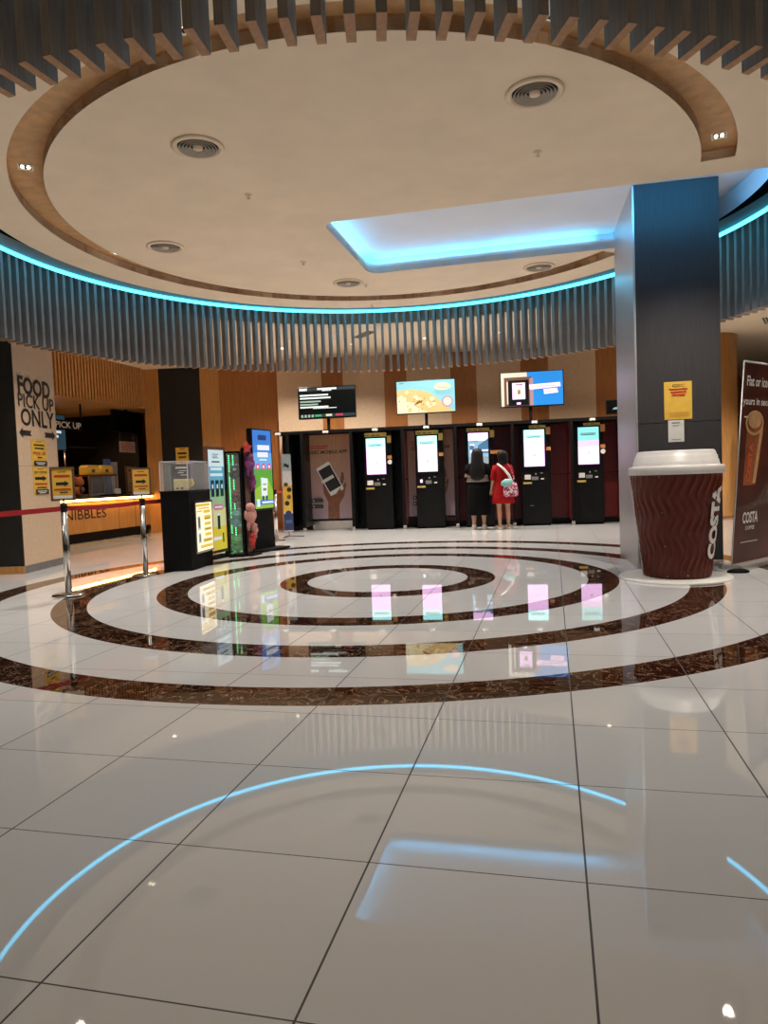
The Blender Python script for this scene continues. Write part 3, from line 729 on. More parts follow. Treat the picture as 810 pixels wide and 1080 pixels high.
# ------------------------------------------------------------------ stanchions and belts
def stanchion(x, y, label, sign=None, h=.93, rz=.25):
    t = thing('stanchion', label, 'stanchion', (x, y, 0), rz)
    MB().lathe([(.0001, 0), (.165, 0), (.165, .012), (.15, .022), (.06, .036), (.035, .04), (.0001, .04)], 40, caps=False).build('base', M['chrome'], t)
    MB().lathe([(.0001, .036), (.032, .036), (.032, h-.06), (.0001, h-.06)], 24, caps=False).build('post', M['steel'], t)
    MB().lathe([(.0001, h-.06), (.036, h-.06), (.036, h), (.028, h+.012), (.0001, h+.012)], 24, caps=False).build('belt_head', M['black'], t)
    if sign:
        fr = MB().box(-.115, .115, -.012, .012, .975, .995).box(-.115, .115, -.012, .012, 1.30, 1.32).box(-.115, -.095, -.012, .012, .995, 1.30).box(.095, .115, -.012, .012, .995, 1.30).build('sign_frame', M['woodframe'], t)
        MB().box(-.095, .095, -.004, .008, .995, 1.30).build('backing', M['yellow'], fr)
        MB().tube([(0, 0, h+.01), (0, 0, .98)], .010).build('sign_stem', M['steel'], fr)
        L = [(0, rect(-.04, .04, 1.265, 1.273)), (1, rect(-.075, .075, 1.215, 1.24)), (0, [(-.06, 1.135), (.02, 1.135), (.02, 1.12), (.065, 1.15), (.02, 1.18), (.02, 1.165), (-.06, 1.165)]),
             (1, rect(-.08, .08, 1.085, 1.10)), (0, rect(-.03, .05, 1.055, 1.066)), (2, rect(-.09, .09, .998, 1.03))]
        prt('sign_print', fr, L, [M['ink'], M['inkred'], M['paper']], -.004)
    return t
stanchion(-3.27, 7.22, 'steel stanchion carrying a yellow arrow sign, nearest the beige pier', True)
stanchion(-2.94, 8.60, 'steel stanchion carrying a yellow arrow sign, beside the black cart', True)
stanchion(-1.965, 12.79, 'steel stanchion without sign between blue screen and slim banner', False, .93)
stanchion(-4.5, 5.45, 'steel stanchion at the near end of the red belt', False)
def belt(name, p, q, z, sag, label):
    P, Q = Vector((*p, z)), Vector((*q, z)); d = (Q-P).normalized(); nr = Vector((-d.y, d.x, 0))*.0015; vs = []; n = 12
    a, b = P+d*.034, Q-d*.034
    for i in range(n+1):
        t = i/n; c = a.lerp(b, t); c.z -= sag*4*t*(1-t)
        vs += [c+nr+Vector((0, 0, .025)), c+nr-Vector((0, 0, .025)), c-nr-Vector((0, 0, .025)), c-nr+Vector((0, 0, .025))]
    fs = [(i*4+k, i*4+(k+1) % 4, (i+1)*4+(k+1) % 4, (i+1)*4+k) for i in range(n) for k in range(4)]+[(0, 1, 2, 3), (n*4+3, n*4+2, n*4+1, n*4)]
    return tag(MB().add(vs, fs).build('barrier_belt', M['belt']), label, 'barrier belt')
belt('b', (-4.5, 5.45), (-3.27, 7.22), .895, .02, 'red barrier belt running from the left frame edge to the first stanchion')
belt('b', (-3.27, 7.22), (-2.94, 8.60), .895, .012, 'red barrier belt stretched between the two signed stanchions')
belt('b', (-2.94, 8.60), (-2.76, 9.27), .895, .0, 'short red barrier belt from the second stanchion to the black cart')
belt('b', (-1.965, 12.79), (-1.91, 14.80), .895, .01, 'red barrier belt behind the blue screen by the black booths')

# ------------------------------------------------------------------ black cart with acrylic case
cart = thing('promo_cart', 'black display cart with glowing price board beside the red belt', 'cart', (-2.80, 8.87, 0))
plan = [(0, 0), (.35, .03), (.443, .74), (.03, .78)]
def grow(k): return [(x+(k if x > .2 else -k), y+(k if y > .4 else -k)) for x, y in plan]
MB().vprism(plan, 0, 1.0).build('body', M['blackmatt'], cart)
MB().vprism(grow(.008), 1.0, 1.02).build('top', M['black'], cart)
MB().vprism(grow(-.02), .0, .01).build('plinth', M['black'], cart)
lf = MB().box(.09, .115, -.035, 0, .20, .875).box(.665, .69, -.035, 0, .20, .875).box(.115, .665, -.035, 0, .20, .225).box(.115, .665, -.035, 0, .85, .875).build('light_frame', M['steel'], cart)
L = [(0, rect(.115, .665, .225, .85)), (1, rect(.15, .62, .80, .835)), (1, rect(.22, .60, .765, .785)), (1, rect(.16, .34, .73, .75)), (1, rect(.38, .62, .71, .75)), (3, rect(.17, .27, .50, .68)), (2, rect(.19, .25, .53, .66)), (3, rect(.17, .27, .33, .46)), (2, rect(.2, .24, .35, .44)),
     (1, rect(.38, .62, .62, .68)), (2, rect(.40, .58, .635, .645)), (1, rect(.38, .60, .55, .59)), (1, rect(.36, .62, .48, .52)), (2, rect(.40, .58, .495, .505)), (1, rect(.38, .60, .41, .45)), (1, rect(.30, .62, .33, .38)), (2, rect(.34, .58, .35, .36)), (1, rect(.2, .62, .26, .30))]
gb = prt('glowing_board', cart, L, [M['signwhite'], M['signyel'], emit('sign_dim', (.25, .2, .05), .5), emit('sign_blue', (.5, .62, .7), .8)], -.02)
for o in (lf, gb): o.location = (.352, .03, 0); o.rotation_euler = (0, 0, math.atan2(.71, .093))
ac = thing('acrylic_case', 'clear acrylic display case standing on the black cart', 'display case', (-2.80, 8.87, 1.02))
n4 = [(plan[k], plan[(k+1) % 4]) for k in range(4)]
for p, q in n4:
    d = (Vector(q)-Vector(p)).normalized()*.006; nr = Vector((-d.y, d.x))
    MB().vprism([p, q, (q[0]+nr.x-d.x, q[1]+nr.y-d.y), (p[0]+nr.x+d.x, p[1]+nr.y+d.y)], 0, .365).build('pane', M['acrylic'], ac)
MB().vprism(plan, .365, .371).build('top_pane', M['acrylic'], ac)
mb = MB()
for x, y in grow(-.005): mb.box(x-.005, x+.005, y-.005, y+.005, 0, .371)
for p, q in n4: mb.tube([(*p, .370), (*q, .370)], .004, 6)
mb.build('edge', mat('acrylic_edge', (.6, .6, .62), .3), ac)
t = thing('snack_pack', 'pale yellow box with folded lid inside the acrylic case', 'box', (-2.62, 8.97, 1.02), .1)
MB().bev(-.03, .15, -.02, .12, 0, .145, .006).build('pack_body', mat('cream_yellow', (.72, .60, .26), .6), t)
MB().prism([(.152, .145), (.19, .15), (.21, .08), (.152, .02)], .0, .10).build('flap', mat('cream_yellow_flap', (.66, .52, .22), .6), t)
prt('print', t, [(0, rect(.0, .03, .02, .035)), (0, rect(.06, .09, .02, .04))], [M['ink']], -.021)
t = thing('menu_card', 'black leaflet with white print standing inside the acrylic case', 'leaflet', (-2.77, 9.2, 1.02), .08)
MB().box(.02, .27, 0, .006, 0, .34).build('card', M['black'], t)
prt('print', t, [(0, rect(.08, .22, .285, .305)), (0, rect(.12, .21, .25, .258)), (0, rect(.11, .18, .225, .235)), (0, rect(.14, .22, .195, .203))], [M['paper']], 0)
yposter('notice', 'yellow notice on the dark wall behind the black cart', (-4.72, 16.24, 0), -.05, 0, .30, 1.24, 1.94, foot=False)

# ------------------------------------------------------------------ lit standee
M['s_blue'] = emit('standee_blue', (.16, .42, .62), .75); M['s_white'] = emit('standee_white', (.68, .80, .85), .85); M['s_green'] = emit('standee_green', (.42, .62, .36), .6)
M['s_yel'] = emit('standee_yellow', (.85, .62, .05), .7); M['s_cream'] = emit('standee_cream', (.80, .72, .36), .7); M['s_navy'] = mat('navy_print', (.01, .05, .12), .5); M['s_pink'] = emit('standee_pink', (.8, .28, .34), .6)
st = thing('poster_stand', 'tall lit blue and yellow poster stand right behind the black cart', 'poster stand', (-2.52, 10.155, 0), math.atan2(.452, .118))
W, Hh = .50, 1.63
MB().box(-.03, 0, -.03, .03, 0, Hh).box(W, W+.03, -.03, .03, 0, Hh).box(0, W, -.03, .03, 1.585, Hh).box(0, W, -.03, .03, .075, .115).build('frame', M['woodframe'], st)
MB().box(0, W, -.005, .02, .115, 1.585).build('panel', M['black'], st)
L = [(0, rect(0, W, .115, 1.585)), (2, rect(0, W, .60, 1.0)), (4, rect(0, W, .37, .73)), (3, rect(0, W, .115, .46)), (1, rect(0, W, 1.30, 1.585)), (0, rect(0, W, 1.20, 1.34)),
     (5, ('GSC', .15, .34, 1.46, 1.53)), (5, rect(.13, .37, 1.40, 1.42)), (1, rect(.08, .42, 1.285, 1.325)), (1, rect(.06, .44, 1.20, 1.24))]
for i in range(3): L.append((5, rect(.06+i*.14, .16+i*.14, .90, 1.14)))
for i in range(3): L.append((1, rect(.09+i*.14, .13+i*.14, 1.02, 1.08)))
L += [(6, rr(.10, .40, .70, .79, .03)), (1, rect(.14, .36, .735, .755)), (5, rect(.20, .28, .42, .62)), (1, rect(.21, .27, .62, .65)), (1, rect(.04, .30, .265, .31)), (5, rect(.33, .37, .22, .36))]
prt('printed_face', st, L, [M['s_blue'], M['s_white'], M['s_green'], M['s_yel'], M['s_cream'], M['s_navy'], M['s_pink']], -.006)
MB().box(-.05, W+.05, -.10, .12, 0, .03).build('base', M['blackmatt'], st)

# ------------------------------------------------------------------ glass cabinet with plush toys
cab = thing('glass_cabinet', 'glass cabinet with green lights and plush toys beside the poster stand', 'cabinet', (-2.28, 10.30, 0), .16)
cw, cd, chh = .205, .36, 1.52
mb = MB()
for x in (0, cw):
    for y in (0, cd): mb.box(x-.012, x+.012, y-.012, y+.012, 0, chh)
mb.build('post', M['black'], cab)
MB().box(-.015, cw+.015, -.015, cd+.015, 0, .05).build('base', M['black'], cab)
MB().box(-.015, cw+.015, -.015, cd+.015, chh, chh+.03).build('cap', M['black'], cab)
for z in (.43, .78, 1.13): MB().box(0, cw, 0, cd, z, z+.008).build('shelf', M['glass'], cab)
MB().box(.01, cw-.01, -.002, .002, .05, chh).build('pane', M['glass'], cab)
MB().box(cw-.002, cw+.002, .01, cd-.01, .05, chh).build('pane', M['glass'], cab)
MB().box(0, cw, cd-.006, cd, .05, chh).build('back_panel', M['woodframe'], cab)
for x in (.03, .09):
    mb = MB()
    for k in range(44): mb.box(x-.008, x+.008, cd-.02, cd-.008, .07+k*.033, .086+k*.033)
    mb.build('light_string', M['green_led'], cab)
def plush(name, label, x, y, z, s, m, m2, cat='plush toy'):
    c, sn = math.cos(.16), math.sin(.16)
    t = thing(name, label, cat, (-2.28+x*c-y*sn, 10.30+x*sn+y*c, z), .4, 'plush toys of the glass cabinet')
    MB().ball((0, 0, .07*s), (.065*s, .055*s, .07*s)).ball((0, -.01*s, .175*s), (.075*s, .065*s, .065*s)).ball((-.065*s, -.02*s, .09*s), (.025*s, .025*s, .05*s)).ball((.065*s, -.02*s, .09*s), (.025*s, .025*s, .05*s)).ball((-.04*s, -.05*s, .02*s), (.03*s, .05*s, .022*s)).ball((.04*s, -.05*s, .02*s), (.03*s, .05*s, .022*s)).build('body', m, t)
    for q in (-1, 1): MB().ball((q*.05*s, 0, .24*s), (.025*s, .015*s, .03*s)).build('ear', m2, t)
    MB().ball((0, -.07*s, .165*s), (.03*s, .02*s, .022*s)).build('muzzle', m2, t)
    return t
plush('plush_toy', 'big round teal plush in the middle of the glass cabinet', .115, .10, .438, 1.05, M['tealplush'], M['teal'])
plush('plush_toy', 'bright green plush at the bottom of the glass cabinet', .11, .12, .05, 1.1, M['greenplush'], M['greenplush'])
plush('plush_toy', 'dark plush on the upper cabinet shelf', .11, .15, 1.138, .9, M['darkgreen'], M['teal'])
plush('plush_toy', 'small dark red plush on the third cabinet shelf', .12, .15, .788, .8, M['woodframe'], M['redplush'])
# open toy rack hanging on the right of the cabinet
rk = thing('toy_rack', 'slim dark rack hung with soft toys right of the glass cabinet', 'toy rack', (-2.045, 10.40, 0), 1.30)
MB().box(-.02, .0, -.02, .02, 0, 1.58).box(.22, .24, -.02, .02, 0, 1.58).box(-.02, .24, -.02, .02, 1.56, 1.60).build('frame', M['black'], rk)
MB().box(0, .22, .0, .012, .05, 1.56).build('back_panel', M['woodframe'], rk)
MB().box(-.02, .30, -.10, .06, 0, .03).build('base', M['blackmatt'], rk)
def soft(label, x, z, m, s=1., star=False, group='soft toys hung on the slim rack'):
    c, sn = math.cos(1.30), math.sin(1.30)
    t = thing('soft_toy', label, 'soft toy', (-2.045+x*c+.055*sn, 10.40+x*sn-.055*c, z), .8, group)
    if star:
        pts = [((.09 if k % 2 == 0 else .045)*s*math.cos(PI/2+k*PI/5), (.09 if k % 2 == 0 else .045)*s*math.sin(PI/2+k*PI/5)) for k in range(10)]
        MB().prism(pts, -.025, .025).build('body', m, t)
    else:
        MB().ball((0, 0, 0), (.055*s, .04*s, .07*s)).ball((0, -.005, .09*s), (.05*s, .04*s, .045*s)).ball((-.05*s, 0, .02*s), (.02*s, .02*s, .045*s)).ball((.05*s, 0, .02*s), (.02*s, .02*s, .045*s)).ball((-.025*s, 0, -.08*s), (.02*s, .02*s, .05*s)).ball((.025*s, 0, -.08*s), (.02*s, .02*s, .05*s)).build('body', m, t)
    MB().tube([(0, .0, .12*s), (0, .03, .15*s)], .003, 6).build('loop', M['blackmatt'], t)
soft('red star shaped soft toy on top of the slim rack', .03, 1.60, M['redplush'], 1., True)
soft('long purple soft toy near the top of the slim rack', .10, 1.34, M['purple'], 1.35)
soft('dark purple soft toy below the long purple one', .17, 1.08, M['purple'], 1.0)
soft('pink soft toy hanging at knee height on the slim rack', .05, .58, M['pink'], 1.55)
soft('small pink soft toy hanging low on the slim rack', .17, .36, M['pink'], .9)
soft('small red soft toy at the foot of the slim rack', .08, .22, M['redplush'], .9)

# ------------------------------------------------------------------ digital poster on black pedestal
M['d_blue'] = emit('panel_blue', (.05, .22, .68), .95); M['d_sky'] = emit('panel_sky', (.16, .42, .80), .95); M['d_green'] = emit('panel_green', (.14, .48, .05), .75); M['d_lime'] = emit('panel_lime', (.38, .66, .06), .75); M['d_white'] = emit('panel_white', (.85, .9, .95), .95); M['d_pink'] = emit('panel_pink', (.75, .12, .32), .8); M['d_navy'] = emit('panel_navy', (.02, .06, .25), .7)
dp = thing('digital_poster', 'tall blue and green lit screen on a black pedestal', 'digital sign', (-2.03, 11.02, 0), math.atan2(.78, .34))
MB().bev(-.03, .56, -.03, .06, .64, 1.93, .008).build('housing', M['black'], dp)
MB().prism([(.0, .0), (.58, .0), (.54, .64), (.02, .64)], .0, .07).build('pedestal', M['blackmatt'], dp)
MB().bev(-.08, .68, -.22, .28, 0, .03, .006).build('base', M['blackmatt'], dp)
L = [(0, rect(0, .52, .67, 1.905)), (1, rect(0, .52, 1.25, 1.55)), (2, rect(0, .52, .67, 1.30)), (3, [(0, .67), (.52, .67), (.52, .95), (.40, 1.12), (.0, .98)]), (6, rr(.14, .38, 1.75, 1.83, .02)), (4, ('SPACE', .10, .42, 1.58, 1.67)), (4, rect(.11, .41, 1.48, 1.56)), (4, rect(.16, .37, 1.43, 1.45))]
for i in range(3): L.append((5, circ(.10+i*.16, 1.33, .055, 16))); L.append((4, circ(.10+i*.16, 1.33, .025, 10)))
L += [(4, [(.17, .86), (.33, .86), (.36, 1.14), (.17, 1.16)]), (2, rect(.21, .31, .95, .99)), (2, rect(.21, .31, 1.04, 1.06)), (6, rect(.18, .23, .80, .87)), (6, rect(.28, .33, .80, .87)), (0, rect(.0, .52, .73, .80)), (4, rect(.16, .48, .75, .78)), (4, rect(.02, .10, .70, .82))]
L = [(a, b) for a, b in L if not (isinstance(b, tuple) and b[0] == 'SPACE')]
L.append((4, rect(.09, .43, 1.59, 1.67)))
prt('screen_image', dp, L, [M['d_blue'], M['d_sky'], M['d_green'], M['d_lime'], M['d_white'], M['d_pink'], M['d_navy']], -.031)

# slim banner on a wire stand
sb_ = thing('slim_banner', 'slim pale banner on a wire stand before the black booth', 'banner', (-1.86, 13.53, 0), .25)
MB().box(-.06, .115, -.004, .004, .12, 1.60).build('sheet', M['paper'], sb_)
prt('print', sb_, [(0, rect(-.06, .115, 1.28, 1.60)), (1, rect(-.06, .115, .5, 1.0)), (2, rect(-.06, .115, .14, .46)), (2, circ(.03, .46, .06)), (3, rect(-.02, .03, 1.36, 1.42)), (3, rect(.03, .07, 1.34, 1.40)),
    (4, circ(.0, 1.02, .04)), (3, circ(.06, .92, .045)), (4, circ(.05, .78, .04)), (3, circ(.01, .66, .045)), (5, rect(-.03, .09, .28, .34))],
    [mat('pale_blue', (.42, .50, .52), .6), M['yellow'], mat('navy', (.03, .04, .12), .6), M['ink'], M['woodframe'], M['blue']], -.004)
MB().tube([(.03, .01, 1.6), (.03, .02, .03)], .006, 8).build('pole', M['black'], sb_)
MB().tube([(-.1, -.12, .008), (.03, .02, .03), (.32, .06, .008)], .007, 8).tube([(.03, .02, .03), (-.05, .2, .008)], .007, 8).build('foot', M['black'], sb_)

# ------------------------------------------------------------------ ticket booths
BR = math.atan2(-1.01, 6.675); BA = Vector((-1.95, 14.81, 0)); BD = Vector((math.cos(BR), math.sin(BR), 0)); BN = Vector((-BD.y, BD.x, 0))
def bth(name, label, cat, u=0, v=0, z=0, group=None): return thing(name, label, cat, BA+BD*u+BN*v+Vector((0, 0, z)), BR, group)
HT = 2.115
hd = bth('booth_header', 'long black header beam running over all the ticket booths', 'header')
MB().box(-.31, 6.8, .02, .62, 2.055, HT).build('beam', M['blackmatt'], hd)
bk = bth('booth_panelling', 'black back panelling standing behind the row of ticket kiosks', 'panelling')
MB().box(-.31, 3.15, .62, .66, 0, HT).build('panel', M['black'], bk)
MB().box(3.15, 6.8, .62, .66, .12, HT).box(3.15, 6.8, .61, .62, 1.02, 1.03, 1).box(3.15, 6.8, .62, .66, 0, .12, 1).build('red_panel', [M['redpanel'], M['black']], bk)
us = [-.02, .285, 1.331, 2.401, 3.477, 4.613, 5.759, 6.734]
pl = ['black partition left of the phone poster, behind the slim banner', 'black booth partition on the left side of the mobile app poster', 'black booth partition between app poster and the first kiosk', 'black booth partition between the first and second kiosk', 'booth partition between second kiosk and the woman in black',
      'booth partition between the woman in red and the fourth kiosk', 'dark red booth partition between the last two kiosks', 'dark red booth partition at the pillar end of the row']
for i, u in enumerate(us):
    t = bth('booth_partition', pl[i], 'partition', u, 0, 0, 'booth partitions')
    MB().box(-.03, .03, 0, .035, .0, 2.055).build('front_post', M['blackmatt'], t)
    red = i >= 3
    MB().box(-.025, .025, .035, .62, .10, 2.055).build('panel', M['redpanel'] if red else M['black'], t)
    if red: MB().box(-.028, .028, .035, .62, 1.02, 1.04).build('rail', M['blackmatt'], t)
    MB().bev(-.034, .034, -.008, .05, 0, .09, .004).build('foot', M['steel'], t)
for i, u in enumerate((-.214, .81, 1.85, 2.90, 3.97, 5.05, 6.16)):
    t = bth('header_sensor', ['small white sensor on the header left of the phone poster', 'small white sensor on the header above the phone poster', 'small white sensor on the header above the first kiosk', 'small white sensor above the second kiosk, below the popcorn screen', 'small white sensor above the middle kiosk', 'small white sensor above the fourth kiosk, below the blue screen', 'small white sensor on the header above the last kiosk'][i], 'sensor', u, 0, 0, 'white sensors on the booth header')
    MB().bev(-.055, .055, -.05, .022, 2.045, 2.095, .008).build('case', M['white'], t)
    MB().ball((0, -.035, 2.04), (.022, .02, .018)).build('lens', M['black'], t)
# mobile app poster
def artgrad(name, c0, c1, c2, lo, hi):
    m = bpy.data.materials.new(name); m.use_nodes = True; nt = m.node_tree; b = nt.nodes['Principled BSDF']
    tc = nt.nodes.new('ShaderNodeTexCoord'); sp = nt.nodes.new('ShaderNodeSeparateXYZ'); nt.links.new(tc.outputs['Object'], sp.inputs[0])
    mr = nt.nodes.new('ShaderNodeMapRange'); mr.inputs[1].default_value = lo; mr.inputs[2].default_value = hi; nt.links.new(sp.outputs[2], mr.inputs[0])
    r = nt.nodes.new('ShaderNodeValToRGB'); e = r.color_ramp.elements; e[0].color = (*c0, 1); e[1].color = (*c2, 1); x = e.new(.55); x.color = (*c1, 1)
    nt.links.new(mr.outputs[0], r.inputs[0]); nt.links.new(r.outputs[0], b.inputs['Base Color']); b.inputs['Roughness'].default_value = .5
    return m
M['app'] = artgrad('app_poster_print', (.40, .31, .36), (.44, .26, .21), (.50, .23, .12), .2, 2.05)
M['appdot'] = mat('app_poster_dots', (.52, .30, .14), .5)
def app_poster(u, label, group):
    t = bth('app_poster', label, 'poster', u, .60, 0, group)
    MB().box(0, .965, -.02, .018, .235, 2.05).build('panel', M['app'], t)
    MB().box(-.01, .975, -.028, .0, .20, .235).build('rail', M['black'], t)
    ph = lambda pts: [(.50+(x*math.cos(.48)-z*math.sin(.48)), 1.10+(x*math.sin(.48)+z*math.cos(.48))) for x, z in pts]
    L = [(0, [(x0+.02*math.sin(k), z) for x0, z in ((.02+.07*k, 1.35), (.05+.07*k, 1.35), (.14+.07*k, 2.0), (.11+.07*k, 2.0))]) for k in range(10)]
    L += [(1, ('GSC MOBILE APP', .08, .90, 1.64, 1.715, .02)), (2, rect(.08, .50, 1.80, 1.82)), (2, rect(.08, .45, 1.755, 1.775))]
    hand = [(.43, .235), (.68, .235), (.69, .55), (.80, .72), (.86, .98), (.83, 1.02), (.74, .86), (.70, .95), (.62, .75), (.42, .95), (.37, 1.05), (.33, 1.02), (.35, .80), (.44, .60)]
    L += [(3, hand)]+[(3, [(.70+.03*k, .95+.06*k), (.76+.03*k, .93+.06*k), (.78+.01*k, 1.08+.07*k), (.73+.01*k, 1.10+.07*k)][::1]) for k in range(3)]
    L += [(4, ph(rr(-.165, .165, -.34, .34, .03))), (1, ph(rect(-.145, .145, -.25, .27))), (4, ph(rect(-.19, .10, -.02, .05))), (3, [(.66, .72), (.74, .78), (.72, .90), (.64, .80)])]
    for z in (.47, .60): L += [(1, rr(.09, .33, z, z+.075, .01)), (4, rect(.11, .14, z+.02, z+.055)), (5, rect(.16, .30, z+.03, z+.045))]
    prt('print', t, L, [M['appdot'], M['ink'], M['inkred'], mat('hand_print', (.20, .075, .035), .5, var=.2), M['paper'], M['grey']], -.02)
app_poster(.235, 'app poster with a hand holding a phone, left of the kiosks', 'mobile app posters')
app_poster(2.435, 'partly hidden phone app poster behind the second kiosk', 'mobile app posters')
kp = bth('kick_panel', 'brushed steel kick panel below the phone app poster', 'kick panel')
MB().box(.32, 1.25, .56, .618, 0, .19).build('panel', M['steel'], kp)

# kiosks
S = {'w': emit('kiosk_white', (1., .62, .98), 1.75), 'c': emit('kiosk_cyan', (.35, .95, .92), 1.), 'p': emit('kiosk_pink', (.95, .62, .95), 1.25), 't': emit('kiosk_top', (.46, 1., 1.), 1.9), 'k': emit('kiosk_dark', (.10, .13, .15), .6), 'b': emit('kiosk_blue', (.10, .25, .42), .9), 's': emit('kiosk_sky', (.35, .62, .80), .95), 'g': emit('kiosk_grey', (.45, .52, .55), .8)}
SM = [S[k] for k in 'wcpkbsgt']
KU = [1.585, 2.655, 3.67, 4.80, 5.83]
KL = ['black ticket kiosk with white screen beside the phone poster', 'black ticket kiosk second from the left, below the popcorn screen', 'black ticket kiosk showing a blue picture behind the woman in black', 'black ticket kiosk right of the woman in red, below the blue screen', 'black ticket kiosk with cyan and pink screen next to the pillar']
SCR = [(.035, 1.157, 1.90), (.036, 1.173, 1.905), (.06, 1.175, 1.92), (.042, 1.197, 1.93), (.07, 1.2, 1.935)]
for i, u in enumerate(KU):
    t = bth('ticket_kiosk', KL[i], 'ticket kiosk', u, .16, 0, 'self-service ticket kiosks')
    s0, z0, z1 = SCR[i]; s1 = s0+.402
    MB().bev(-.02, .56, .04, .40, .04, 2.03, .01).build('cabinet', M['black'], t)
    MB().box(0, .54, .08, .38, 0, .04).build('plinth', M['blackmatt'], t)
    MB().bev(s0-.025, s1+.025, .012, .04, z0-.025, z1+.025, .006).build('screen_bezel', M['black'], t)
    X = lambda a: s0+a*(s1-s0)
    Z = lambda b: z0+b*(z1-z0)
    if i == 2:
        L = [(6, rect(s0, s1, z0, z1)), (0, rect(s0, s1, Z(.78), z1)), (5, rect(s0, s1, Z(.35), Z(.78))), (4, [(X(.5), Z(.66)), (X(1), Z(.84)), (X(1), Z(.55)), (X(.45), Z(.55))]), (0, rect(X(.1), X(.3), Z(.45), Z(.70))), (4, circ(X(.18), Z(.60), .05)), (4, rect(X(.35), X(1), Z(.44), Z(.50))), (0, rect(X(.3), X(1), Z(.50), Z(.53))), (3, rect(X(0), X(.5), Z(.76), Z(.78)))]
    else:
        L = [(0, rect(s0, s1, z0, z1))]
        if i == 4: L += [(1, rect(s0, s1, Z(.64), z1)), (2, rect(s0, s1, Z(.48), Z(.64)))]
        else: L += [(7, rect(s0, s1, Z(.72), z1))]
        L += [(3, rr(X(.14), X(.86), Z(.785), Z(.845), .012)), (7 if i != 4 else 1, rr(X(.18), X(.84), Z(.797), Z(.832), .008)), (3, rect(X(.22), X(.78), Z(.80), Z(.818)))]
        L += [(6, circ(X(.5), Z(.31), .024, 14)), (0, circ(X(.5), Z(.31), .014, 10))]
    prt('screen', t, L, SM, .012)
    # yellow strip sign over the screen and stickers beside it
    hx0 = s0-.03 if i < 3 else s0+.11; hx1 = s1+.03
    MB().box(hx0, hx1, .030, .039, z1+.03, 2.02).build('sign_strip', M['yellow2'], t)
    prt('sign_print', t, [(0, rect(hx0+.03+.11*k, hx0+.10+.11*k, z1+.055, z1+.07)) for k in range(int((hx1-hx0-.05)/.11))], [M['ink']], .030)
    MB().box(s1+.035, s1+.125, .032, .039, z1-.10, z1+.045).build('sticker', M['yellow2'] if i < 3 else M['orange_st'], t)
    MB().box(s1+.035, s1+(.125 if i != 2 else .28), .032, .039, z0+.31, z0+.38).build('sticker', M['orange_st'], t)
    if i in (0, 4):
        MB().prism(circ(s1+.08, z0+.245, .048, 18), .030, .039).build('round_sticker', M['paper'], t)
    MB().bev(s0+.0, s0+.12, .0, .04, .935, 1.03, .005).build('card_reader', M['white'] if i != 1 else M['black'], t)
    if i == 1: MB().box(s0+.035, s0+.085, -.004, 0, .95, 1.015).build('reader_light', S['w'], t)
    MB().bev(s0-.03, s0+.14, .015, .04, .845, .885, .004).build('instruction_label', M['yellow2'], t)
    MB().bev(s0+.14, s0+.27, .025, .04, .92, .99, .004).build('ticket_slot', M['grey'], t)
    MB().box(s0+.32, s0+.38, .03, .04, .93, .955).build('label', M['paper'], t)
    MB().box(s0+.21, s0+.235, .03, .04, 1.03, 1.06).build('button', M['alu'], t)
    MB().box(s0+.31, s0+.36, .03, .04, 1.05, 1.07).build('label', M['grey'], t)
    MB().box(s0+.10, s0+.17, .036, .04, .40, .412).build('handle', M['steel'] if i == 3 else M['black'], t)
    MB().box(s0+.04, s0+.36, .037, .04, .10, .70).build('door', M['black'], t)

# televisions standing above the booths on poles
def television(u0, u1, z0, z1, up, label, layers, mats):
    t = bth('television', label, 'television', 0, .08, 0, 'televisions above the ticket booths')
    MB().bev(u0, u1, 0, .05, z0, z1, .006).build('housing', M['black'], t)
    prt('screen', t, layers, mats, 0)
    if up is not None:
        MB().box(up-.03, up+.03, .05, .09, HT, (z0+z1)/2).build('pole', M['blackmatt'], t)
        MB().box(up-.10, up+.10, .03, .13, HT, HT+.012).build('pole_foot', M['blackmatt'], t)
    return t
TW = emit('tv_white', (.85, .95, .9), 1.); TG = emit('tv_green', (.05, .5, .15), .9); TR = emit('tv_red', (.6, .08, .12), .8); TK = emit('tv_black', (.002, .004, .004), .5); TD = emit('tv_grey', (.06, .08, .09), .5); TM = emit('tv_mint', (.45, .62, .5), .7); TY = emit('tv_pale', (.75, .8, .5), .9)
L = [(0, rect(.245, 1.44, 2.375, 3.005)), (4, rect(.25, 1.44, 2.935, 2.995)), (1, rect(.265, .43, 2.945, 2.99)), (4, rect(.44, .60, 2.95, 2.985)), (1, rect(.65, 1.06, 2.95, 2.99)), (1, rect(.75, .95, 2.925, 2.945))]
for k, (a, z, c) in enumerate(((.88, 2.83, 1), (.93, 2.77, 1), (.72, 2.70, 5), (.66, 2.64, 5), (.88, 2.585, 1))): L.append((c, rect(.275, a, z, z+.033)))
L += [(1, rect(.55, 1.05, 2.565, 2.58)), (4, rect(.28, 1.44, 2.385, 2.45))]+[(5, rect(.29+.075*k, .335+.075*k, 2.39, 2.445)) for k in range(4)]
L += [(2, rect(.59, .73, 2.40, 2.44)), (6, rect(.82, .95, 2.40, 2.445)), (3, rect(1.03, 1.18, 2.40, 2.445))]
L = [(c, [(x, z-(0)) for x, z in p]) for c, p in L]
television(.23, 1.455, 2.355, 3.02, .85, 'television with white text lines on black above the phone poster', L, [TK, TW, TG, TR, TD, TM, TY])
PC = emit('tv_cyan', (.32, .70, .76), 1.1); PP = emit('tv_popcorn', (.88, .60, .24), 1.1); PW_ = emit('tv_cream', (.97, .84, .52), 1.15); PB = emit('tv_brown', (.32, .14, .03), .8); PK = emit('tv_pink', (.78, .3, .55), .9)
random.seed(3)
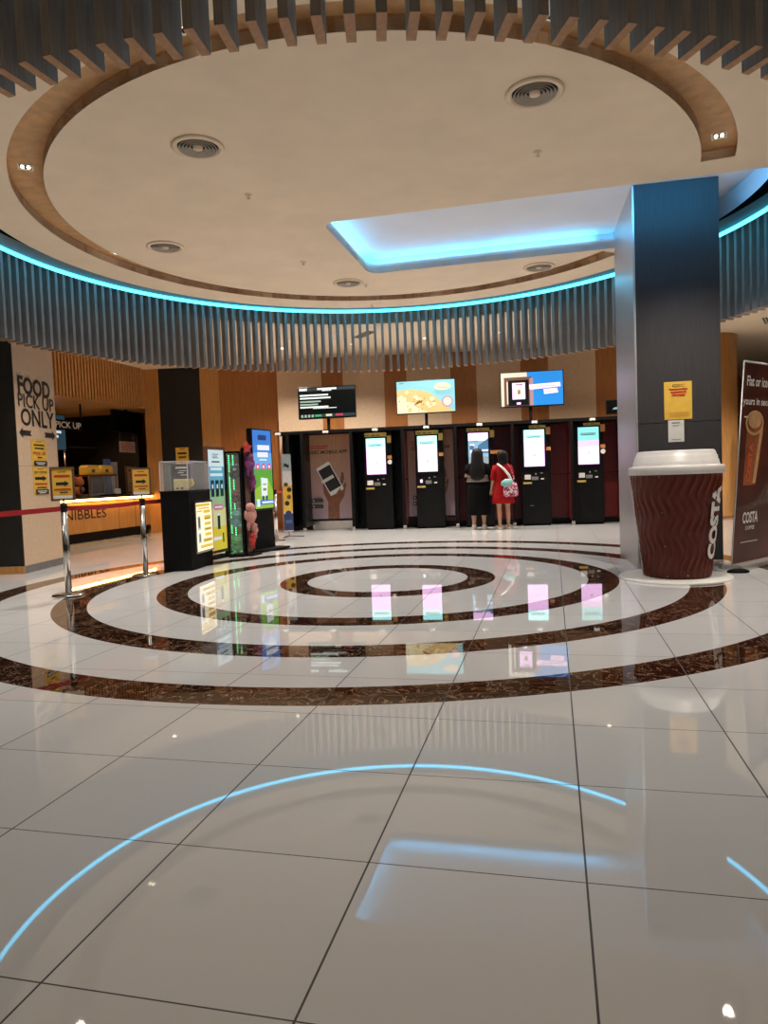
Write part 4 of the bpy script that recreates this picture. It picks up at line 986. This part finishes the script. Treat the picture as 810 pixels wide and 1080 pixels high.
L = [(0, rect(2.315, 3.495, 2.375, 3.02)), (1, [(2.315, 2.375), (3.495, 2.375), (3.30, 2.48), (3.12, 2.68), (2.95, 2.80), (2.60, 2.86), (2.315, 2.84)]), (2, [(2.315, 2.375), (2.95, 2.375), (2.7, 2.5), (2.5, 2.66), (2.315, 2.72)])]
for k in range(34):
    x = random.uniform(2.36, 3.08); z = random.uniform(2.42, 2.80-max(0, x-2.8)*.5); L.append((2 if k % 2 else 1, circ(x, z, random.uniform(.02, .045), 8)))
for k in range(12): x = random.uniform(2.36, 3.1); L.append((3, circ(x, random.uniform(2.42, 2.74), .012, 6)))
L += [(3, [(2.66, 2.52), (2.82, 2.58), (2.86, 2.62), (2.74, 2.60)]), (2, circ(3.25, 2.88, .17, 18, .075)), (5, rect(3.12, 3.38, 2.85, 2.86)), (5, circ(3.345, 2.575, .11, 20)), (2, circ(3.345, 2.575, .085, 18)), (4, rect(3.28, 3.41, 2.56, 2.59)), (3, rect(2.38, 2.46, 2.965, 2.98))]
television(2.30, 3.51, 2.355, 3.035, 2.90, 'television showing popcorn on cyan, middle of the three above the booths', L, [PC, PP, PW_, PB, S['p'], PK])
BL = emit('tv_blue', (.03, .30, .82), 1.); BC = emit('tv_photo_cream', (.9, .78, .6), 1.); BB = emit('tv_photo_brown', (.28, .13, .08), .6); BP = emit('tv_photo_pink', (.7, .4, .45), .7); BK = emit('tv_photo_black', (.01, .01, .012), .5); BY = emit('tv_photo_gold', (.45, .36, .05), .8)
L = [(0, rect(4.42, 5.625, 2.41, 3.07)), (1, rect(4.42, 4.93, 2.98, 3.07)), (1, rect(4.42, 4.48, 2.41, 3.0)), (2, rect(4.48, 5.02, 2.41, 2.98)), (3, rect(4.98, 5.05, 2.41, 2.95)), (1, rect(4.53, 4.555, 2.45, 2.90)), (4, rect(4.56, 4.96, 2.42, 2.92)), (1, rect(4.64, 4.89, 2.54, 2.87)), (6, rect(4.64, 4.89, 2.55, 2.86)), (5, rect(4.74, 4.80, 2.64, 2.73)), (2, rect(4.70, 4.84, 2.82, 2.84)), (6, rect(4.72, 4.80, 2.44, 2.48)),
     (6, [(4.98, 2.72), (5.58, 2.76), (5.57, 2.84), (4.97, 2.82)]), (1, rect(5.06, 5.50, 2.765, 2.80)), (6, [(5.26, 2.62), (5.53, 2.64), (5.51, 2.73), (5.25, 2.72)]), (1, rect(5.31, 5.46, 2.66, 2.69))]
television(4.40, 5.645, 2.385, 3.085, 4.99, 'television with blue page and kiosk picture, rightmost whole one above the booths', L, [BL, BC, BB, BP, BK, BY, S['w']])
television(6.44, 7.3, 2.16, 2.44, None, 'small dark screen showing a pale car shape, half hidden by the pillar', [(0, rect(6.46, 7.28, 2.18, 2.42)), (1, [(6.55, 2.25), (6.95, 2.25), (6.95, 2.31), (6.6, 2.29)]), (2, [(6.75, 2.32), (6.95, 2.32), (6.93, 2.40), (6.8, 2.40)])], [TK, emit('car_blue', (.35, .5, .6), .8), emit('car_white', (.8, .85, .9), 1.)])

# ------------------------------------------------------------------ people
def skin_mesh(name, V, Eg, root, lvl=1):
    me = bpy.data.meshes.new(name); me.from_pydata([v[:3] for v in V], Eg, []); me.update()
    o = bpy.data.objects.new(name, me); COL.objects.link(o)
    md = o.modifiers.new('s', 'SKIN')
    for i, v in enumerate(V):
        sv = me.skin_vertices[0].data[i]; sv.radius = v[3] if isinstance(v[3], tuple) else (v[3], v[3]); sv.use_root = (i == root)
    md.use_smooth_shade = True
    ss = o.modifiers.new('d', 'SUBSURF'); ss.levels = lvl; ss.render_levels = lvl
    dg = bpy.context.evaluated_depsgraph_get(); me2 = bpy.data.meshes.new_from_object(o.evaluated_get(dg))
    o.modifiers.clear(); o.data = me2
    for p in me2.polygons: p.use_smooth = True
    return o
def body(parent, arms, skin, sc_=1.):
    V = [(0, 0, .84, .115), (0, 0, .98, .10), (0, -.005, 1.14, .115), (0, -.01, 1.25, .10), (0, 0, 1.325, .05), (0, .01, 1.37, .046), (0, .02, 1.415, .066), (0, .015, 1.475, .084), (0, .01, 1.535, .07), (0, .01, 1.57, .035),
         (0, .105, 1.455, .016), (-.085, .01, 1.46, .014), (.085, .01, 1.46, .014)]
    Eg = [(0, 1), (1, 2), (2, 3), (3, 4), (4, 5), (5, 6), (6, 7), (7, 8), (8, 9), (7, 10), (7, 11), (7, 12)]
    def add(p, par): V.append(p); Eg.append((par, len(V)-1)); return len(V)-1
    for s in (-1, 1):
        sh, el, wr, dirv = arms[s]
        a = add((*sh, .05), 3); mid = [(sh[i]+el[i])/2 for i in range(3)]; b = add((*mid, .045), a); b = add((*el, .037), b)
        mid = [(wr[i]+el[i])/2 for i in range(3)]; b = add((*mid, .033), b); b = add((*wr, .023), b)
        d = Vector(dirv).normalized(); W = Vector(wr); side = Vector((1, 0, 0)) if abs(d.x) < .7 else Vector((0, 1, 0)); side = (side-d*side.dot(d)).normalized(); nrm = d.cross(side)
        pm = W+d*.05; pa = add((*pm, (.032, .022)), b)
        for k, ln in zip((-1.5, -.5, .5, 1.5), (.058, .070, .074, .064)):
            q = pm+side*(k*.017)+d*.025; c = add((*q, .0095), pa); q = q+d*ln*.5+nrm*.008; c = add((*q, .0085), c); q = q+d*ln*.4+nrm*.022; add((*q, .007), c)
        q = W+d*.03+side*(-s*.03); c = add((*q, .011), b); q = q+d*.035+side*(-s*.012)+nrm*.006; add((*q, .009), c)
        h = add((s*.085, 0, .79, .092), 0); k = add((s*.09, .0, .60, .078), h); k = add((s*.092, .01, .45, .052), k); k = add((s*.092, -.012, .31, .053), k); k = add((s*.092, -.012, .16, .038), k); k = add((s*.092, -.015, .075, .032), k)
        k = add((s*.094, .0, .04, .034), k); k = add((s*.10, .09, .03, .032), k); add((s*.105, .15, .024, .022), k)
    o = skin_mesh('body', V, Eg, 0); o.data.materials.clear(); o.data.materials.append(skin); o.parent = parent
    for s in (-1, 1): MB().ball((s*.032, .088, 1.485), (.013, .008, .008)).build('eye', M['paper'], o)
    MB().ball((0, .092, 1.422), (.024, .008, .007)).build('mouth', M['inkred'], o)
    return o
def shoes(p, m, strap):
    for s in (-1, 1):
        MB().loft([(s*.098, .05, .0, .042, .135), (s*.098, .05, .022, .046, .14), (s*.097, .055, .05, .042, .12), (s*.096, .03, .075, .036, .085)], 20, p=2.4).build('shoe', m, p)
        MB().loft([(s*.093, -.03, .05, .040, .055), (s*.092, -.03, .10, .038, .048)], 16, caps=False).build('shoe_heel', strap, p)

# woman in black
w = bth('person', 'person in black with long dark hair standing before the middle kiosk', 'person', 3.915, -.40, 0); w.rotation_euler = (0, 0, BR-.05)
w.scale = (1.06, 1.06, .99)
body(w, {-1: ((-.165, 0, 1.26), (-.215, -.01, 1.02), (-.17, .2, .98), (.1, 1, .25)), 1: ((.165, 0, 1.26), (.225, .0, 1.03), (.20, .2, 1.02), (-.1, 1, .2))}, M['skin'])
MB().loft([(0, 0, 1.335, .075, .065), (0, 0, 1.30, .165, .095), (0, -.005, 1.25, .205, .115), (0, -.005, 1.12, .19, .14), (0, -.005, 1.02, .185, .145), (0, 0, .955, .20, .15)], 24).build('top', M['blackcloth'], w)
MB().loft([(0, 0, 1.01, .198, .150), (0, 0, 1.06, .196, .152), (0, 0, 1.07, .194, .15), (0, 0, .955, .212, .16), (0, 0, .94, .21, .158)], 24).build('blouse_hem', mat('striped_hem', (.17, .135, .12), .8, var=.75, scale=12, stretch=(1, 1, 7)), w)
MB().loft([(0, 0, .98, .175, .14), (0, 0, .80, .205, .165), (0, 0, .5, .215, .17), (0, 0, .29, .22, .17), (0, 0, .285, .205, .16)], 24).build('skirt', M['blackcloth'], w)
for s in (-1, 1):
    MB().tube([(s*.15, 0, 1.28), (s*.19, -.005, 1.15), (s*.22, -.005, 1.02), (s*.20, .10, 1.0), (s*.185, .19, .99)], [.065, .062, .055, .048, .042], 14).build('sleeve', M['blackcloth'], w)
MB().loft([(0, -.02, 1.60, .03, .03), (0, -.01, 1.585, .075, .085), (0, -.015, 1.53, .102, .105), (0, -.03, 1.46, .108, .10), (0, -.055, 1.36, .112, .085), (0, -.09, 1.24, .13, .075), (0, -.12, 1.12, .135, .055), (0, -.13, 1.02, .12, .045), (0, -.13, .97, .07, .03)], 24).build('hair', M['hair'], w)
shoes(w, M['shoe'], M['shoe'])
# woman in red
rw_ = bth('person', 'person in a short red dress looking at the middle kiosk', 'person', 4.39, -.50, 0); rw_.rotation_euler = (0, 0, BR+.38)
rw_.scale = (.96, .96, .955)
body(rw_, {-1: ((-.155, 0, 1.26), (-.20, .01, 1.03), (-.205, .10, .83), (0, .4, -1)), 1: ((.155, 0, 1.26), (.215, -.02, 1.03), (.20, .11, .86), (-.1, .7, -.8))}, M['skin'])
MB().loft([(0, 0, 1.33, .065, .058), (0, 0, 1.30, .155, .088), (0, -.005, 1.25, .190, .108), (0, -.005, 1.12, .175, .13), (0, 0, .98, .175, .135), (0, 0, .84, .205, .155), (0, 0, .66, .225, .175), (0, 0, .53, .24, .185), (0, 0, .525, .225, .17)], 28).build('dress', M['redcloth'], rw_)
for s in (-1, 1):
    MB().tube([(s*.14, 0, 1.285), (s*.175, 0, 1.18), (s*.20, .0, 1.08), (s*.205, .01, 1.0)], [.06, .062, .058, .052], 14).build('sleeve', M['redcloth'], rw_)
MB().loft([(0, -.01, 1.595, .03, .03), (0, -.005, 1.58, .078, .085), (0, -.01, 1.53, .100, .104), (0, -.022, 1.46, .104, .096), (0, -.035, 1.39, .098, .08), (0, -.04, 1.33, .085, .065), (0, -.04, 1.30, .05, .04)], 24).build('hair', M['hair'], rw_)
shoes(rw_, M['shoe'], M['skin'])
bg = thing('shoulder_bag', 'patterned bag with teal pouch and white strap on the red dress', 'bag', rw_.location, BR+.38)
bg.scale = (.96, .96, .955)
MB().loft([(.08, -.215, .66, .10, .025), (.08, -.215, .68, .15, .04), (.075, -.215, .80, .155, .05), (.07, -.21, .93, .13, .035), (.07, -.21, .94, .11, .02)], 24, p=4).build('bag_body', M['pattern'], bg)
MB().loft([(-.01, -.225, .86, .05, .03), (-.01, -.22, .90, .125, .055), (.0, -.215, .97, .12, .055), (.03, -.20, 1.02, .06, .03)], 20).build('pouch', M['teal'], bg)
MB().tube([(-.11, -.02, 1.325), (-.09, -.10, 1.285), (-.02, -.155, 1.20), (.06, -.18, 1.09), (.10, -.195, .98), (.13, -.205, .91)], [.02, .022, .024, .026, .03, .02], 8).build('strap', M['paper'], bg)
MB().tube([(.15, -.205, .92), (.17, -.15, 1.05), (.13, -.10, 1.22), (.10, -.03, 1.325)], .014, 8).build('strap', M['pattern'], bg)

# ------------------------------------------------------------------ world, colour
wd = bpy.data.worlds.new('world'); sc.world = wd; wd.use_nodes = True
wd.node_tree.nodes['Background'].inputs[0].default_value = (.6, .65, .75, 1); wd.node_tree.nodes['Background'].inputs[1].default_value = .02
sc.view_settings.view_transform = 'Standard'; sc.view_settings.look = 'None'; sc.view_settings.gamma = 1; sc.view_settings.use_curve_mapping = False
sc.view_settings.exposure = 0.0
sc.cycles.max_bounces = 8; sc.cycles.diffuse_bounces = 6; sc.cycles.glossy_bounces = 4; sc.cycles.transparent_max_bounces = 12
sc.cycles.sample_clamp_indirect = 6
